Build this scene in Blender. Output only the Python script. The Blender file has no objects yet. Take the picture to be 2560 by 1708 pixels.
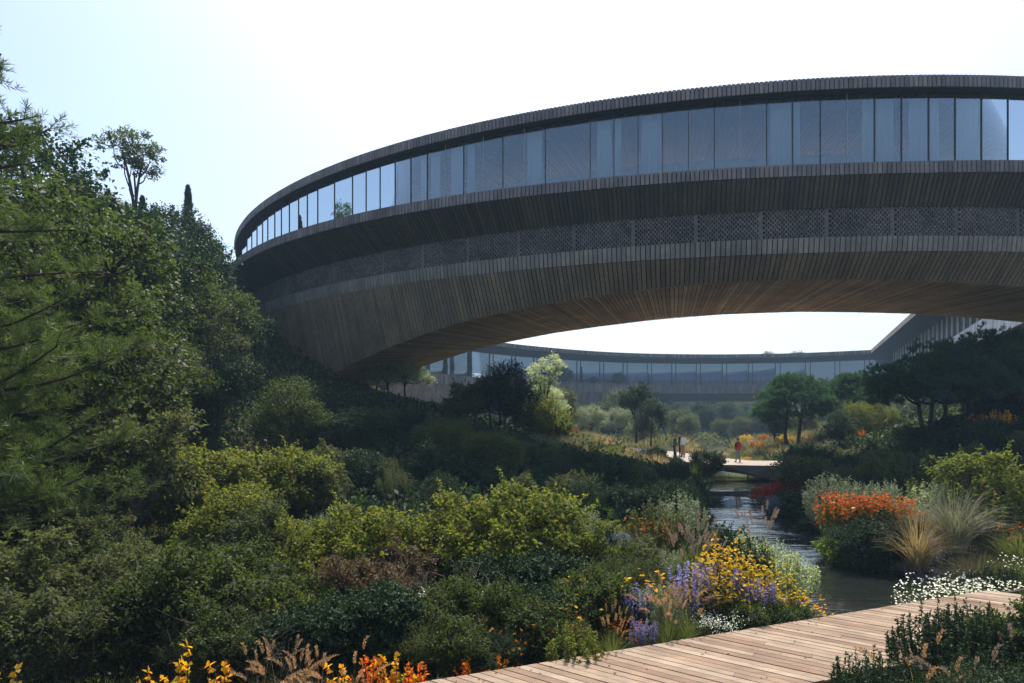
import bpy, math, random
import numpy as np
from mathutils import Matrix, Vector, Quaternion

R = math.radians
rng = np.random.default_rng(7)
random.seed(7)
sc = bpy.context.scene
col = sc.collection

# ------------------------------------------------------------------ camera, light, exposure
CAM_Z = 2.9
FPX, CXP, HYP = 1519.0, 1280.0, 1050.0        # focal length, centre and horizon of the photograph in its own pixels
cam_d = bpy.data.cameras.new('camera')
cam = bpy.data.objects.new('camera', cam_d)
col.objects.link(cam)
cam.location = (0, 0, CAM_Z)
cam.rotation_euler = (R(90), 0, 0)
cam_d.sensor_width = 36.0
cam_d.lens = 36.0 * FPX / 2560
cam_d.shift_y = (HYP - 854) / 2560
cam_d.clip_start = 0.1
cam_d.clip_end = 2000
sc.camera = cam

SUN_EL, SUN_AZ = 62.0, 10.0                    # azimuth measured from the view direction towards the right
w = bpy.data.worlds.new('World')
sc.world = w
w.use_nodes = True
nt = w.node_tree
nt.nodes.clear()
sky = nt.nodes.new('ShaderNodeTexSky')
sky.sky_type = 'NISHITA'
sky.sun_disc = False
sky.sun_elevation = R(SUN_EL)
sky.sun_rotation = R(SUN_AZ)
sky.air_density = 1.0
sky.dust_density = 3.0
sky.ozone_density = 0.0
bg = nt.nodes.new('ShaderNodeBackground')
bg.inputs['Strength'].default_value = 0.14
wo = nt.nodes.new('ShaderNodeOutputWorld')
tint = nt.nodes.new('ShaderNodeMixRGB'); tint.blend_type = 'MULTIPLY'; tint.inputs[0].default_value = 1.0
tint.inputs[2].default_value = (.96, 1.0, 1.0, 1)
nt.links.new(sky.outputs[0], tint.inputs[1])
nt.links.new(tint.outputs[0], bg.inputs['Color'])
nt.links.new(bg.outputs[0], wo.inputs['Surface'])

sun_d = bpy.data.lights.new('sun', 'SUN')
sun_d.energy = 2.9
sun_d.angle = R(0.53)
sun_d.color = (1.0, 0.93, 0.82)
sun = bpy.data.objects.new('sun', sun_d)
col.objects.link(sun)
sdir = Vector((math.sin(R(SUN_AZ)) * math.cos(R(SUN_EL)), math.cos(R(SUN_AZ)) * math.cos(R(SUN_EL)), math.sin(R(SUN_EL))))
sun.rotation_euler = sdir.to_track_quat('Z', 'Y').to_euler()
sun.location = (60, 120, 200)

sc.view_settings.view_transform = 'Standard'
sc.view_settings.look = 'None'
sc.view_settings.exposure = 0.86
sc.view_settings.gamma = 1.0
sc.view_settings.use_curve_mapping = False
cy = sc.cycles
cy.max_bounces = 6
cy.diffuse_bounces = 3
cy.glossy_bounces = 3
cy.transmission_bounces = 4
cy.transparent_max_bounces = 10
cy.volume_bounces = 0
cy.use_denoising = True
cy.sample_clamp_indirect = 4.0

# ------------------------------------------------------------------ materials
def mat(name):
    m = bpy.data.materials.new(name)
    m.use_nodes = True
    n = m.node_tree.nodes
    b = n['Principled BSDF']
    return m, m.node_tree, b

def lnk(nt, a, b): nt.links.new(a, b)

def rand_socket(nt):
    """one random number per separate piece, whether it is an object or an island of a mesh"""
    g = nt.nodes.new('ShaderNodeNewGeometry')
    o = nt.nodes.new('ShaderNodeObjectInfo')
    a = nt.nodes.new('ShaderNodeMath'); a.operation = 'ADD'
    lnk(nt, g.outputs['Random Per Island'], a.inputs[0])
    lnk(nt, o.outputs['Random'], a.inputs[1])
    f = nt.nodes.new('ShaderNodeMath'); f.operation = 'FRACT'
    lnk(nt, a.outputs[0], f.inputs[0])
    return f.outputs[0]

def ramp(nt, src, stops):
    r = nt.nodes.new('ShaderNodeValToRGB')
    e = r.color_ramp.elements
    while len(e) < len(stops): e.new(0.5)
    for k, (p, c) in enumerate(stops):
        e[k].position = p
        e[k].color = (*c, 1)
    lnk(nt, src, r.inputs[0])
    return r.outputs[0]

def wood_mat(name, stops, rough=0.75, grain=(30, 30, 2.0), bump=0.25, axis_rot=0.0, amount=0.35, blotch=0.7):
    m, nt, b = mat(name)
    c = ramp(nt, rand_socket(nt), stops)
    tc = nt.nodes.new('ShaderNodeTexCoord')
    mp = nt.nodes.new('ShaderNodeMapping')
    mp.inputs['Rotation'].default_value = (0, 0, axis_rot)
    mp.inputs['Scale'].default_value = grain
    lnk(nt, tc.outputs['Object'], mp.inputs[0])
    n1 = nt.nodes.new('ShaderNodeTexNoise'); n1.inputs['Scale'].default_value = 1.0
    n1.inputs['Detail'].default_value = 5
    lnk(nt, mp.outputs[0], n1.inputs[0])
    n2 = nt.nodes.new('ShaderNodeTexNoise'); n2.inputs['Scale'].default_value = blotch
    n2.inputs['Detail'].default_value = 4
    lnk(nt, tc.outputs['Object'], n2.inputs[0])
    s = nt.nodes.new('ShaderNodeMath'); s.operation = 'MULTIPLY'
    lnk(nt, n1.outputs[0], s.inputs[0]); lnk(nt, n2.outputs[0], s.inputs[1])
    mr = nt.nodes.new('ShaderNodeMapRange')
    mr.inputs[1].default_value = 0.1; mr.inputs[2].default_value = 0.42
    mr.inputs[3].default_value = 1 - amount; mr.inputs[4].default_value = 1 + amount
    lnk(nt, s.outputs[0], mr.inputs[0])
    mx = nt.nodes.new('ShaderNodeVectorMath'); mx.operation = 'SCALE'
    lnk(nt, c, mx.inputs[0]); lnk(nt, mr.outputs[0], mx.inputs['Scale'])
    lnk(nt, mx.outputs[0], b.inputs['Base Color'])
    b.inputs['Roughness'].default_value = rough
    b.inputs['Specular IOR Level'].default_value = 0.3
    bp = nt.nodes.new('ShaderNodeBump'); bp.inputs['Strength'].default_value = bump
    bp.inputs['Distance'].default_value = 0.01
    lnk(nt, n1.outputs[0], bp.inputs['Height']); lnk(nt, bp.outputs[0], b.inputs['Normal'])
    return m

def plain(name, c, rough=0.7, spec=0.3, metal=0.0, var=0.12, scale=3.0):
    m, nt, b = mat(name)
    tc = nt.nodes.new('ShaderNodeTexCoord')
    n = nt.nodes.new('ShaderNodeTexNoise'); n.inputs['Scale'].default_value = scale
    n.inputs['Detail'].default_value = 5
    lnk(nt, tc.outputs['Object'], n.inputs[0])
    o = ramp(nt, n.outputs[0], [(0.3, [x * (1 - var) for x in c]), (0.7, [x * (1 + var) for x in c])])
    lnk(nt, o, b.inputs['Base Color'])
    b.inputs['Roughness'].default_value = rough
    b.inputs['Specular IOR Level'].default_value = spec
    b.inputs['Metallic'].default_value = metal
    return m

def leaf_mat(name, stops, tr=(0.25, 0.36, 0.05), tfac=0.28, rough=0.58, spec=0.25):
    m, nt, b = mat(name)
    g = nt.nodes.new('ShaderNodeNewGeometry')
    c = ramp(nt, g.outputs['Random Per Island'], stops)
    o = nt.nodes.new('ShaderNodeObjectInfo')
    mr = nt.nodes.new('ShaderNodeMapRange')
    mr.inputs[3].default_value = 0.78; mr.inputs[4].default_value = 1.22
    lnk(nt, o.outputs['Random'], mr.inputs[0])
    h = nt.nodes.new('ShaderNodeHueSaturation')
    lnk(nt, c, h.inputs['Color']); lnk(nt, mr.outputs[0], h.inputs['Value'])
    mh = nt.nodes.new('ShaderNodeMapRange')
    mh.inputs[3].default_value = 0.515; mh.inputs[4].default_value = 0.485
    lnk(nt, o.outputs['Random'], mh.inputs[0]); lnk(nt, mh.outputs[0], h.inputs['Hue'])
    lnk(nt, h.outputs[0], b.inputs['Base Color'])
    b.inputs['Roughness'].default_value = rough
    b.inputs['Specular IOR Level'].default_value = spec
    t = nt.nodes.new('ShaderNodeBsdfTranslucent')
    mx = nt.nodes.new('ShaderNodeMixRGB'); mx.blend_type = 'MULTIPLY'; mx.inputs[0].default_value = 0.5
    mx.inputs[1].default_value = (*tr, 1)
    vs = nt.nodes.new('ShaderNodeVectorMath'); vs.operation = 'SCALE'; vs.inputs['Scale'].default_value = 7.0
    lnk(nt, h.outputs[0], vs.inputs[0]); lnk(nt, vs.outputs[0], mx.inputs[2])
    lnk(nt, mx.outputs[0], t.inputs['Color'])
    ms = nt.nodes.new('ShaderNodeMixShader'); ms.inputs[0].default_value = tfac
    out = nt.nodes['Material Output']
    lnk(nt, b.outputs[0], ms.inputs[1]); lnk(nt, t.outputs[0], ms.inputs[2]); lnk(nt, ms.outputs[0], out.inputs['Surface'])
    return m

M = {}
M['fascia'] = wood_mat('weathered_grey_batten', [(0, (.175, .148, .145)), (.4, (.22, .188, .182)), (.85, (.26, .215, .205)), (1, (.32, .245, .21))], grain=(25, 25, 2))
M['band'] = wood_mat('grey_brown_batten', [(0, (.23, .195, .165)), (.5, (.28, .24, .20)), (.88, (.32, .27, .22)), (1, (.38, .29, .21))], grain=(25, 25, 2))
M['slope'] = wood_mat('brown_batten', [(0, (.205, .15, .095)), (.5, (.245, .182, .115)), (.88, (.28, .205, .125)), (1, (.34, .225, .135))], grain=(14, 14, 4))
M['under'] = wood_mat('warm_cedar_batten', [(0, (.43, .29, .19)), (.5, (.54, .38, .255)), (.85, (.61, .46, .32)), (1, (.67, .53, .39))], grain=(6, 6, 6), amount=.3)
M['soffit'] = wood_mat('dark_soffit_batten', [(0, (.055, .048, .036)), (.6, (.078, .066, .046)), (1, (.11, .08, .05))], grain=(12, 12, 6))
M['backing'] = plain('dark_backing_board', (.022, .026, .03), .9)
M['backing_w'] = plain('brown_backing_board', (.06, .045, .032), .9)
M['brick'] = wood_mat('dark_grey_brick', [(0, (.11, .092, .085)), (.5, (.15, .125, .112)), (1, (.20, .16, .14))], grain=(9, 9, 9), rough=.85)
M['mull'] = plain('bronze_mullion', (.045, .038, .036), .4, .5, .4)
M['mull_l'] = plain('pale_glazing_joint', (.42, .44, .46), .4, .5)
M['ceil_b'] = plain('interior_ceiling_board', (.20, .17, .14), .8)
M['ceil'] = wood_mat('interior_ceiling_batten', [(0, (.16, .11, .08)), (1, (.30, .20, .15))], grain=(5, 5, 5))
M['plaster'] = plain('interior_plaster', (.55, .55, .56), .8)
M['floor_in'] = plain('interior_floor', (.42, .38, .33), .6)
M['far_fascia'] = wood_mat('far_grey_batten', [(0, (.14, .105, .085)), (.6, (.23, .175, .14)), (1, (.32, .24, .18))], grain=(9, 9, 1))
M['far_panel'] = plain('far_brown_cladding', (.085, .065, .055), .8)
M['far_base'] = wood_mat('far_brown_batten', [(0, (.20, .125, .085)), (.6, (.27, .17, .115)), (1, (.34, .22, .15))], grain=(9, 9, 1))
M['far_under'] = plain('far_warm_underside', (.66, .47, .30), .8)
M['pale_batten'] = wood_mat('pale_silvered_batten', [(0, (.42, .42, .43)), (.5, (.55, .55, .56)), (1, (.68, .67, .66))], grain=(20, 20, 2), amount=.2)
M['terracotta'] = plain('dusty_pink_floor_wall', (.62, .33, .28), .8)
M['path'] = plain('pale_path_concrete', (.38, .32, .27), .85, .2, var=.1, scale=1.2)
M['path_side'] = plain('path_side_concrete', (.20, .15, .13), .85, .2, var=.2, scale=.8)
M['bark'] = plain('dark_bark', (.055, .042, .033), .9, .1, var=.4, scale=9)
M['bark_l'] = plain('pale_bark', (.16, .13, .10), .9, .1, var=.35, scale=9)
M['far_sky_sheet'] = plain('far_pale_sky_reflection', (.60, .66, .74), .8, var=.05, scale=.15)  # sky reflection of the far glass, put into a pale colour
M['slot_light'] = plain('pale_slot_light', (.78, .79, .80), .5)  # pale colour standing in for light through the wing's slots
M['lampshade'] = plain('cream_lampshade', (.75, .70, .62), .8)
M['metal'] = plain('dark_metal', (.05, .05, .05), .4, .5, .6)

G, Y = 'green', 'yellow'
M['leaf'] = leaf_mat('mid_green_leaf', [(0, (0.020, 0.032, 0.008)), (.5, (0.033, 0.046, 0.012)), (.85, (0.049, 0.058, 0.014)), (1, (0.080, 0.071, 0.018))])
M['leaf_d'] = leaf_mat('dark_green_leaf', [(0, (0.011, 0.026, 0.011)), (.6, (0.018, 0.038, 0.014)), (1, (0.030, 0.051, 0.018))], tr=(.10, .22, .05), tfac=.16, spec=.2)
M['leaf_y'] = leaf_mat('yellow_green_leaf', [(0, (.034, .058, .009)), (.5, (.056, .080, .011)), (.86, (.092, .106, .013)), (1, (.19, .12, .014))], tr=(.40, .44, .07), tfac=.40)
M['leaf_s'] = leaf_mat('silver_leaf', [(0, (.11, .14, .085)), (.6, (.19, .22, .14)), (1, (.34, .35, .26))], tr=(.4, .45, .25), tfac=.3, rough=.6)
M['leaf_w'] = leaf_mat('pale_variegated_leaf', [(0, (.15, .19, .09)), (.5, (.32, .36, .22)), (1, (.60, .60, .46))], tr=(.5, .55, .3), tfac=.35)
M['leaf_o'] = leaf_mat('olive_leaf', [(0, (0.037, 0.043, 0.017)), (.6, (0.056, 0.066, 0.026)), (1, (0.086, 0.093, 0.040))], tr=(.3, .35, .1), tfac=.35)
M['leaf_b'] = leaf_mat('brown_twiggy_leaf', [(0, (0.045, 0.034, 0.020)), (.6, (0.077, 0.059, 0.032)), (1, (0.108, 0.090, 0.036))], tr=(.3, .2, .08), tfac=.25)
M['needle'] = leaf_mat('pine_needle', [(0, (0.025, 0.045, 0.013)), (.6, (0.047, 0.072, 0.018)), (1, (0.087, 0.109, 0.032))], tr=(.25, .35, .06), tfac=.3, spec=.4)
M['needle_d'] = leaf_mat('dark_pine_needle', [(0, (.030, .066, .034)), (.6, (.054, .102, .052)), (1, (.095, .15, .075))], tr=(.16, .3, .1), tfac=.25)
M['cypress'] = leaf_mat('cypress_scale_leaf', [(0, (.016, .034, .016)), (1, (.040, .065, .028))], tr=(.1, .18, .05), tfac=.15)
M['lime'] = leaf_mat('bright_lime_leaf', [(0, (0.048, 0.089, 0.008)), (.6, (0.089, 0.136, 0.011)), (1, (0.136, 0.177, 0.020))], tr=(.42, .52, .05), tfac=.4, rough=.35)
M['blue_leaf'] = leaf_mat('blue_grey_leaf', [(0, (.06, .09, .10)), (.6, (.10, .14, .16)), (1, (.20, .25, .30))], tr=(.2, .3, .3), tfac=.2)
M['grass'] = leaf_mat('green_grass_blade', [(0, (.05, .075, .018)), (.6, (.09, .11, .03)), (1, (.16, .15, .055))], tr=(.35, .4, .1), tfac=.35)
M['straw'] = leaf_mat('straw_grass_blade', [(0, (0.136, 0.111, 0.051)), (.6, (0.230, 0.187, 0.093)), (1, (0.340, 0.289, 0.170))], tr=(.5, .42, .22), tfac=.35)
M['silver_grass'] = leaf_mat('silver_grass_blade', [(0, (.10, .105, .065)), (.6, (.17, .175, .115)), (1, (.30, .28, .19))], tr=(.28, .28, .17), tfac=.25)
M['plume'] = leaf_mat('buff_pink_plume', [(0, (.20, .15, .115)), (.6, (.31, .24, .185)), (1, (.44, .35, .28))], tr=(.4, .31, .24), tfac=.33)
M['plume_b'] = leaf_mat('brown_plume', [(0, (.16, .10, .055)), (.6, (.28, .19, .11)), (1, (.42, .32, .20))], tr=(.6, .42, .25), tfac=.4)
M['yellow'] = leaf_mat('golden_yellow_petal', [(0, (.46, .29, .006)), (.5, (.58, .43, .012)), (1, (.68, .56, .03))], tr=(.6, .46, .02), tfac=.3)
M['orange'] = leaf_mat('orange_petal', [(0, (.38, .095, .006)), (.6, (.50, .165, .010)), (1, (.60, .27, .015))], tr=(.5, .20, .012), tfac=.3)
M['red'] = leaf_mat('dark_red_petal', [(0, (.20, .015, .010)), (.6, (.30, .025, .012)), (1, (.42, .05, .015))], tr=(.6, .08, .03), tfac=.25)
M['purple'] = leaf_mat('lilac_petal', [(0, (.17, .15, .28)), (.5, (.27, .245, .40)), (1, (.43, .40, .55))], tr=(.38, .35, .52), tfac=.3)
M['white'] = leaf_mat('white_petal', [(0, (.66, .66, .60)), (1, (.85, .85, .80))], tr=(.8, .8, .7), tfac=.3)
M['autumn'] = leaf_mat('autumn_leaf', [(0, (.38, .08, .015)), (.4, (.52, .15, .015)), (.7, (.55, .28, .015)), (1, (.22, .20, .02))], tr=(.6, .27, .02), tfac=.45)
M['autumn_y'] = leaf_mat('yellow_autumn_leaf', [(0, (.48, .24, .012)), (.6, (.56, .35, .02)), (1, (.22, .24, .02))], tr=(.65, .45, .03), tfac=.45)

def glass_mat(name, tint, refl=0.30, rcol=(.80, .90, 1.0)):
    m, nt, b = mat(name)
    nt.nodes.remove(b)
    out = nt.nodes['Material Output']
    t = nt.nodes.new('ShaderNodeBsdfTransparent'); t.inputs[0].default_value = (*tint, 1)
    g = nt.nodes.new('ShaderNodeBsdfGlossy'); g.inputs['Roughness'].default_value = 0.015
    g.inputs['Color'].default_value = (*rcol, 1)
    lw = nt.nodes.new('ShaderNodeLayerWeight'); lw.inputs[0].default_value = 0.28
    mr = nt.nodes.new('ShaderNodeMapRange')
    mr.inputs[3].default_value = refl; mr.inputs[4].default_value = 0.92
    lnk(nt, lw.outputs['Fresnel'], mr.inputs[0])
    ms = nt.nodes.new('ShaderNodeMixShader')
    lnk(nt, mr.outputs[0], ms.inputs[0]); lnk(nt, t.outputs[0], ms.inputs[1]); lnk(nt, g.outputs[0], ms.inputs[2])
    lnk(nt, ms.outputs[0], out.inputs['Surface'])
    return m
M['glass'] = glass_mat('blue_tinted_coated_glass', (.88, .92, .95), .10, (.78, .84, .90))
M['glass_far'] = glass_mat('far_coated_glass', (.80, .84, .90), .06)

def curtain_mat():
    m, nt, b = mat('sheer_white_curtain')
    b.inputs['Base Color'].default_value = (.85, .87, .9, 1)
    b.inputs['Roughness'].default_value = .9
    t = nt.nodes.new('ShaderNodeBsdfTranslucent'); t.inputs[0].default_value = (.9, .93, .95, 1)
    ms = nt.nodes.new('ShaderNodeMixShader'); ms.inputs[0].default_value = .45
    lnk(nt, b.outputs[0], ms.inputs[1]); lnk(nt, t.outputs[0], ms.inputs[2])
    lnk(nt, ms.outputs[0], nt.nodes['Material Output'].inputs['Surface'])
    return m
M['curtain'] = curtain_mat()

def water_mat():
    m, nt, b = mat('dark_stream_water')
    b.inputs['Base Color'].default_value = (.014, .018, .015, 1)
    b.inputs['Roughness'].default_value = .03
    b.inputs['Specular IOR Level'].default_value = .8
    b.inputs['IOR'].default_value = 1.4
    tc = nt.nodes.new('ShaderNodeTexCoord')
    mp = nt.nodes.new('ShaderNodeMapping'); mp.inputs['Scale'].default_value = (.55, 3.2, 1)
    lnk(nt, tc.outputs['Object'], mp.inputs[0])
    n1 = nt.nodes.new('ShaderNodeTexNoise'); n1.inputs['Scale'].default_value = 1.3; n1.inputs['Detail'].default_value = 3
    lnk(nt, mp.outputs[0], n1.inputs[0])
    n2 = nt.nodes.new('ShaderNodeTexNoise'); n2.inputs['Scale'].default_value = .35; n2.inputs['Detail'].default_value = 2
    lnk(nt, tc.outputs['Object'], n2.inputs[0])
    r = nt.nodes.new('ShaderNodeMapRange'); r.inputs[1].default_value = .32; r.inputs[2].default_value = .55
    lnk(nt, n2.outputs[0], r.inputs[0])
    mu = nt.nodes.new('ShaderNodeMath'); mu.operation = 'MULTIPLY'
    lnk(nt, n1.outputs[0], mu.inputs[0]); lnk(nt, r.outputs[0], mu.inputs[1])
    bp = nt.nodes.new('ShaderNodeBump'); bp.inputs['Strength'].default_value = .7; bp.inputs['Distance'].default_value = .06
    lnk(nt, mu.outputs[0], bp.inputs['Height']); lnk(nt, bp.outputs[0], b.inputs['Normal'])
    return m
M['water'] = water_mat()

def ground_mat():
    m, nt, b = mat('soil_and_moss')
    tc = nt.nodes.new('ShaderNodeTexCoord')
    n1 = nt.nodes.new('ShaderNodeTexNoise'); n1.inputs['Scale'].default_value = .35; n1.inputs['Detail'].default_value = 8
    n2 = nt.nodes.new('ShaderNodeTexNoise'); n2.inputs['Scale'].default_value = 6.0; n2.inputs['Detail'].default_value = 6
    lnk(nt, tc.outputs['Object'], n1.inputs[0]); lnk(nt, tc.outputs['Object'], n2.inputs[0])
    a = ramp(nt, n1.outputs[0], [(.36, (.030, .042, .014)), (.50, (.048, .050, .020)), (.60, (.10, .060, .034)), (.70, (.14, .075, .042))])
    c = ramp(nt, n2.outputs[0], [(.3, (.55, .55, .55)), (.7, (1.3, 1.3, 1.3))])
    mx = nt.nodes.new('ShaderNodeMixRGB'); mx.blend_type = 'MULTIPLY'; mx.inputs[0].default_value = 1
    lnk(nt, a, mx.inputs[1]); lnk(nt, c, mx.inputs[2]); lnk(nt, mx.outputs[0], b.inputs['Base Color'])
    b.inputs['Roughness'].default_value = .95; b.inputs['Specular IOR Level'].default_value = .1
    bp = nt.nodes.new('ShaderNodeBump'); bp.inputs['Strength'].default_value = .6; bp.inputs['Distance'].default_value = .1
    lnk(nt, n2.outputs[0], bp.inputs['Height']); lnk(nt, bp.outputs[0], b.inputs['Normal'])
    return m
M['ground'] = ground_mat()
PLANK_A = (.814, -.581)
M['deck'] = wood_mat('weathered_deck_board', [(0, (.20, .122, .078)), (.3, (.26, .172, .114)), (.7, (.31, .22, .15)), (1, (.36, .27, .195))], rough=.62, grain=(1.6, 40, 6), bump=.35, axis_rot=math.atan2(.581, .814), amount=.32, blotch=2.5)
M['deck_side'] = plain('dark_deck_joist', (.05, .03, .02), .8)

# ------------------------------------------------------------------ helpers
def meshdata(name, V, F, mats=(), smooth=False, midx=None):
    me = bpy.data.meshes.new(name)
    V = np.asarray(V, np.float32).reshape(-1, 3)
    if isinstance(F, np.ndarray) and F.ndim == 2:
        k = F.shape[1]; n = len(F)
        me.vertices.add(len(V)); me.vertices.foreach_set('co', V.ravel())
        me.loops.add(n * k); me.loops.foreach_set('vertex_index', F.astype(np.int32).ravel())
        me.polygons.add(n)
        me.polygons.foreach_set('loop_start', np.arange(0, n * k, k, dtype=np.int32))
        me.polygons.foreach_set('loop_total', np.full(n, k, np.int32))
    else:
        me.from_pydata([tuple(map(float, v)) for v in V], [], [tuple(int(i) for i in f) for f in F])
    for m in mats: me.materials.append(m)
    if midx is not None: me.polygons.foreach_set('material_index', np.asarray(midx, np.int32))
    if smooth: me.polygons.foreach_set('use_smooth', np.ones(len(me.polygons), bool))
    me.update(calc_edges=True)
    return me

def link(name, me, parent=None, **props):
    o = bpy.data.objects.new(name, me)
    col.objects.link(o)
    if parent is not None:
        o.parent = parent
        o.matrix_parent_inverse = Matrix.Translation(-base_of(parent))
    for k, v in props.items():
        if v: o[k] = v
    return o

BASE = {}
def base_of(p):
    return BASE.get(p.name, Vector((0, 0, 0)))

def empty(name, loc, label=None, category=None, group=None):
    o = bpy.data.objects.new(name, None)
    col.objects.link(o)
    o.location = loc
    o.empty_display_size = 0.3
    BASE[o.name] = Vector(loc)
    if label: o['label'] = label
    if category: o['category'] = category
    if group: o['group'] = group
    return o

class MB:
    """collects boxes and strips"""
    def __init__(s): s.v = []; s.f = []; s.n = 0
    def add(s, V, F):
        s.v.append(np.asarray(V, float).reshape(-1, 3)); s.f += [tuple(i + s.n for i in f) for f in F]; s.n += len(s.v[-1])
    def hexa(s, P):
        s.add(P, [(0, 3, 2, 1), (4, 5, 6, 7), (0, 1, 5, 4), (1, 2, 6, 5), (2, 3, 7, 6), (3, 0, 4, 7)])
    def box(s, x0, x1, y0, y1, z0, z1):
        s.hexa([(x0, y0, z0), (x1, y0, z0), (x1, y1, z0), (x0, y1, z0), (x0, y0, z1), (x1, y0, z1), (x1, y1, z1), (x0, y1, z1)])
    def build(s, name, m, parent=None, smooth=False, **props):
        return link(name, meshdata(name, np.concatenate(s.v), s.f, [m], smooth), parent, **props)

def smoothstep(a, b, x):
    t = np.clip((x - a) / (b - a), 0, 1)
    return t * t * (3 - 2 * t)

def at(px, yy):
    return (px - CXP) / FPX * yy

# ------------------------------------------------------------------ terrain
SC_Y = np.array([-40, -5, 6.8, 8.6, 10.2, 12.5, 15.5, 18.5, 23, 28.2, 38, 45, 60, 90, 140])
SC_X = np.array([2.5, 5, 6.3, 6.5, 7.0, 7.9, 8.9, 9.1, 9.3, 10.6, 15.2, 17.0, 20, 30, 60])
SC_W = np.array([-3, -3, -3, .5, 1.7, 2.3, 2.6, 2.1, 1.9, 1.6, 2.3, 1.6, 1.5, 1.5, 1.5])
WATER_Z = -1.0

def vnoise(x, y, s, seed=0):
    x = np.asarray(x, float) / s + seed * 17.3; y = np.asarray(y, float) / s + seed * 9.1
    xi = np.floor(x); yi = np.floor(y); fx = x - xi; fy = y - yi
    fx = fx * fx * (3 - 2 * fx); fy = fy * fy * (3 - 2 * fy)
    def h(a, b):
        v = np.sin(a * 127.1 + b * 311.7 + seed * 74.7) * 43758.5453
        return v - np.floor(v)
    return (h(xi, yi) * (1 - fx) + h(xi + 1, yi) * fx) * (1 - fy) + (h(xi, yi + 1) * (1 - fx) + h(xi + 1, yi + 1) * fx) * fy - .5

def terrain(x, y):
    x = np.asarray(x, float); y = np.asarray(y, float)
    sx = np.interp(y, SC_Y, SC_X); sw = np.interp(y, SC_Y, SC_W)
    d = np.abs(x - sx) - sw
    z = np.full(np.broadcast(x, y).shape, -.38)
    z = z + .22 * np.maximum(0, 10 - x) * smoothstep(17, 42, y) * (1 - .55 * smoothstep(55, 90, y)) * (1 - .9 * smoothstep(-30, -10, -np.abs(x - 12)) * smoothstep(50, 60, y))
    z = z + .35 * np.maximum(0, -10 - x) * smoothstep(8, 40, y) * (1 - .5 * smoothstep(60, 100, y))
    z = np.minimum(z, 20 + .04 * z)
    rt = np.maximum(0, x - sx - 5.5)
    z = z + np.minimum(.32 * rt, 2.9) * smoothstep(20, 31, y) * (1 - .3 * smoothstep(50, 80, y))
    z = z + np.minimum(.10 * np.maximum(0, x - sx - 2.5), .5) * (1 - smoothstep(20, 31, y))
    z = z + .38 * smoothstep(36, 44, y) * smoothstep(0, 6, x) * (1 - smoothstep(30, 40, x))
    z = z + 16 * smoothstep(165, 250, y) + 5 * smoothstep(60, 160, np.abs(x - 30)) * smoothstep(60, 120, y)
    z = z + .25 * vnoise(x, y, 3.0, 1) * smoothstep(.5, 3, d) + .9 * vnoise(x, y, 11.0, 2) * smoothstep(3, 8, d) * smoothstep(18, 32, y)
    m = smoothstep(7.0, 9.2, x) * (1 - smoothstep(17.5, 19.5, x)) * smoothstep(35.5, 37.5, y) * (1 - smoothstep(60, 64, y))
    z = z * (1 - m) + np.minimum(z, -.15) * m
    k = smoothstep(-.3, 2.2, d)
    z = -1.55 * (1 - k) + z * k
    return z

def tz(x, y): return float(terrain(x, y))

n_ = 300
u = np.linspace(-1, 1, n_)
gx = 8 + 60 * u + 330 * u ** 5
v = np.linspace(0, 1, n_ + 60)
gy = -60 + 60 * v ** .5 * 0 + 55 * smoothstep(0, .12, v) + 62 * v + 330 * v ** 4
GX, GY = np.meshgrid(gx, gy)
GZ = terrain(GX, GY)
V = np.stack([GX, GY, GZ], -1).reshape(-1, 3)
nx, ny = len(gx), len(gy)
i = np.arange(nx - 1)[None, :] + nx * np.arange(ny - 1)[:, None]
F = np.stack([i, i + 1, i + nx + 1, i + nx], -1).reshape(-1, 4)
link('ground', meshdata('ground', V, F, [M['ground']], True), kind='structure')

# stream surface
mb = MB()
ys = np.linspace(7.6, 70, 91)
L = np.stack([np.interp(ys, SC_Y, SC_X) - np.interp(ys, SC_Y, SC_W) - 1.6, ys, np.full_like(ys, WATER_Z)], -1)
Rr = np.stack([np.interp(ys, SC_Y, SC_X) + np.interp(ys, SC_Y, SC_W) + 1.6, ys, np.full_like(ys, WATER_Z)], -1)
mb.add(np.concatenate([L, Rr]), [(k, k + 91, k + 92, k + 1) for k in range(90)])
mb.build('stream_water', M['water'], kind='structure')

# ------------------------------------------------------------------ the ring building
EC = (22.1585, 75.4433); EA, EB, ER = 51.7253, 46.6809, .1964
ca, sa = math.cos(ER), math.sin(ER)
def RP(t, off, h):
    """point on the ring: ellipse angle in degrees, offset outwards, height above the eye"""
    t = np.radians(t)
    u = (EA + off) * np.cos(t); v = (EB + off) * np.sin(t)
    return np.stack(np.broadcast_arrays(EC[0] + ca * u - sa * v, EC[1] + sa * u + ca * v, np.asarray(h, float) + CAM_Z), -1)

def t_at_px(px, off):
    d = (px - CXP) / FPX
    ux, uy = (ca * d + sa), (-sa * d + ca)
    ox, oy = -(ca * EC[0] + sa * EC[1]), -(-sa * EC[0] + ca * EC[1])
    A_, B_ = EA + off, EB + off
    a = ux * ux / A_ ** 2 + uy * uy / B_ ** 2; b = 2 * (ux * ox / A_ ** 2 + uy * oy / B_ ** 2); c = ox * ox / A_ ** 2 + oy * oy / B_ ** 2 - 1
    D = b * b - 4 * a * c
    Yy = (-b - math.sqrt(max(D, 0))) / (2 * a)
    uu, vv = ox + ux * Yy, oy + uy * Yy
    return math.degrees(math.atan2(vv / B_, uu / A_))

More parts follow.
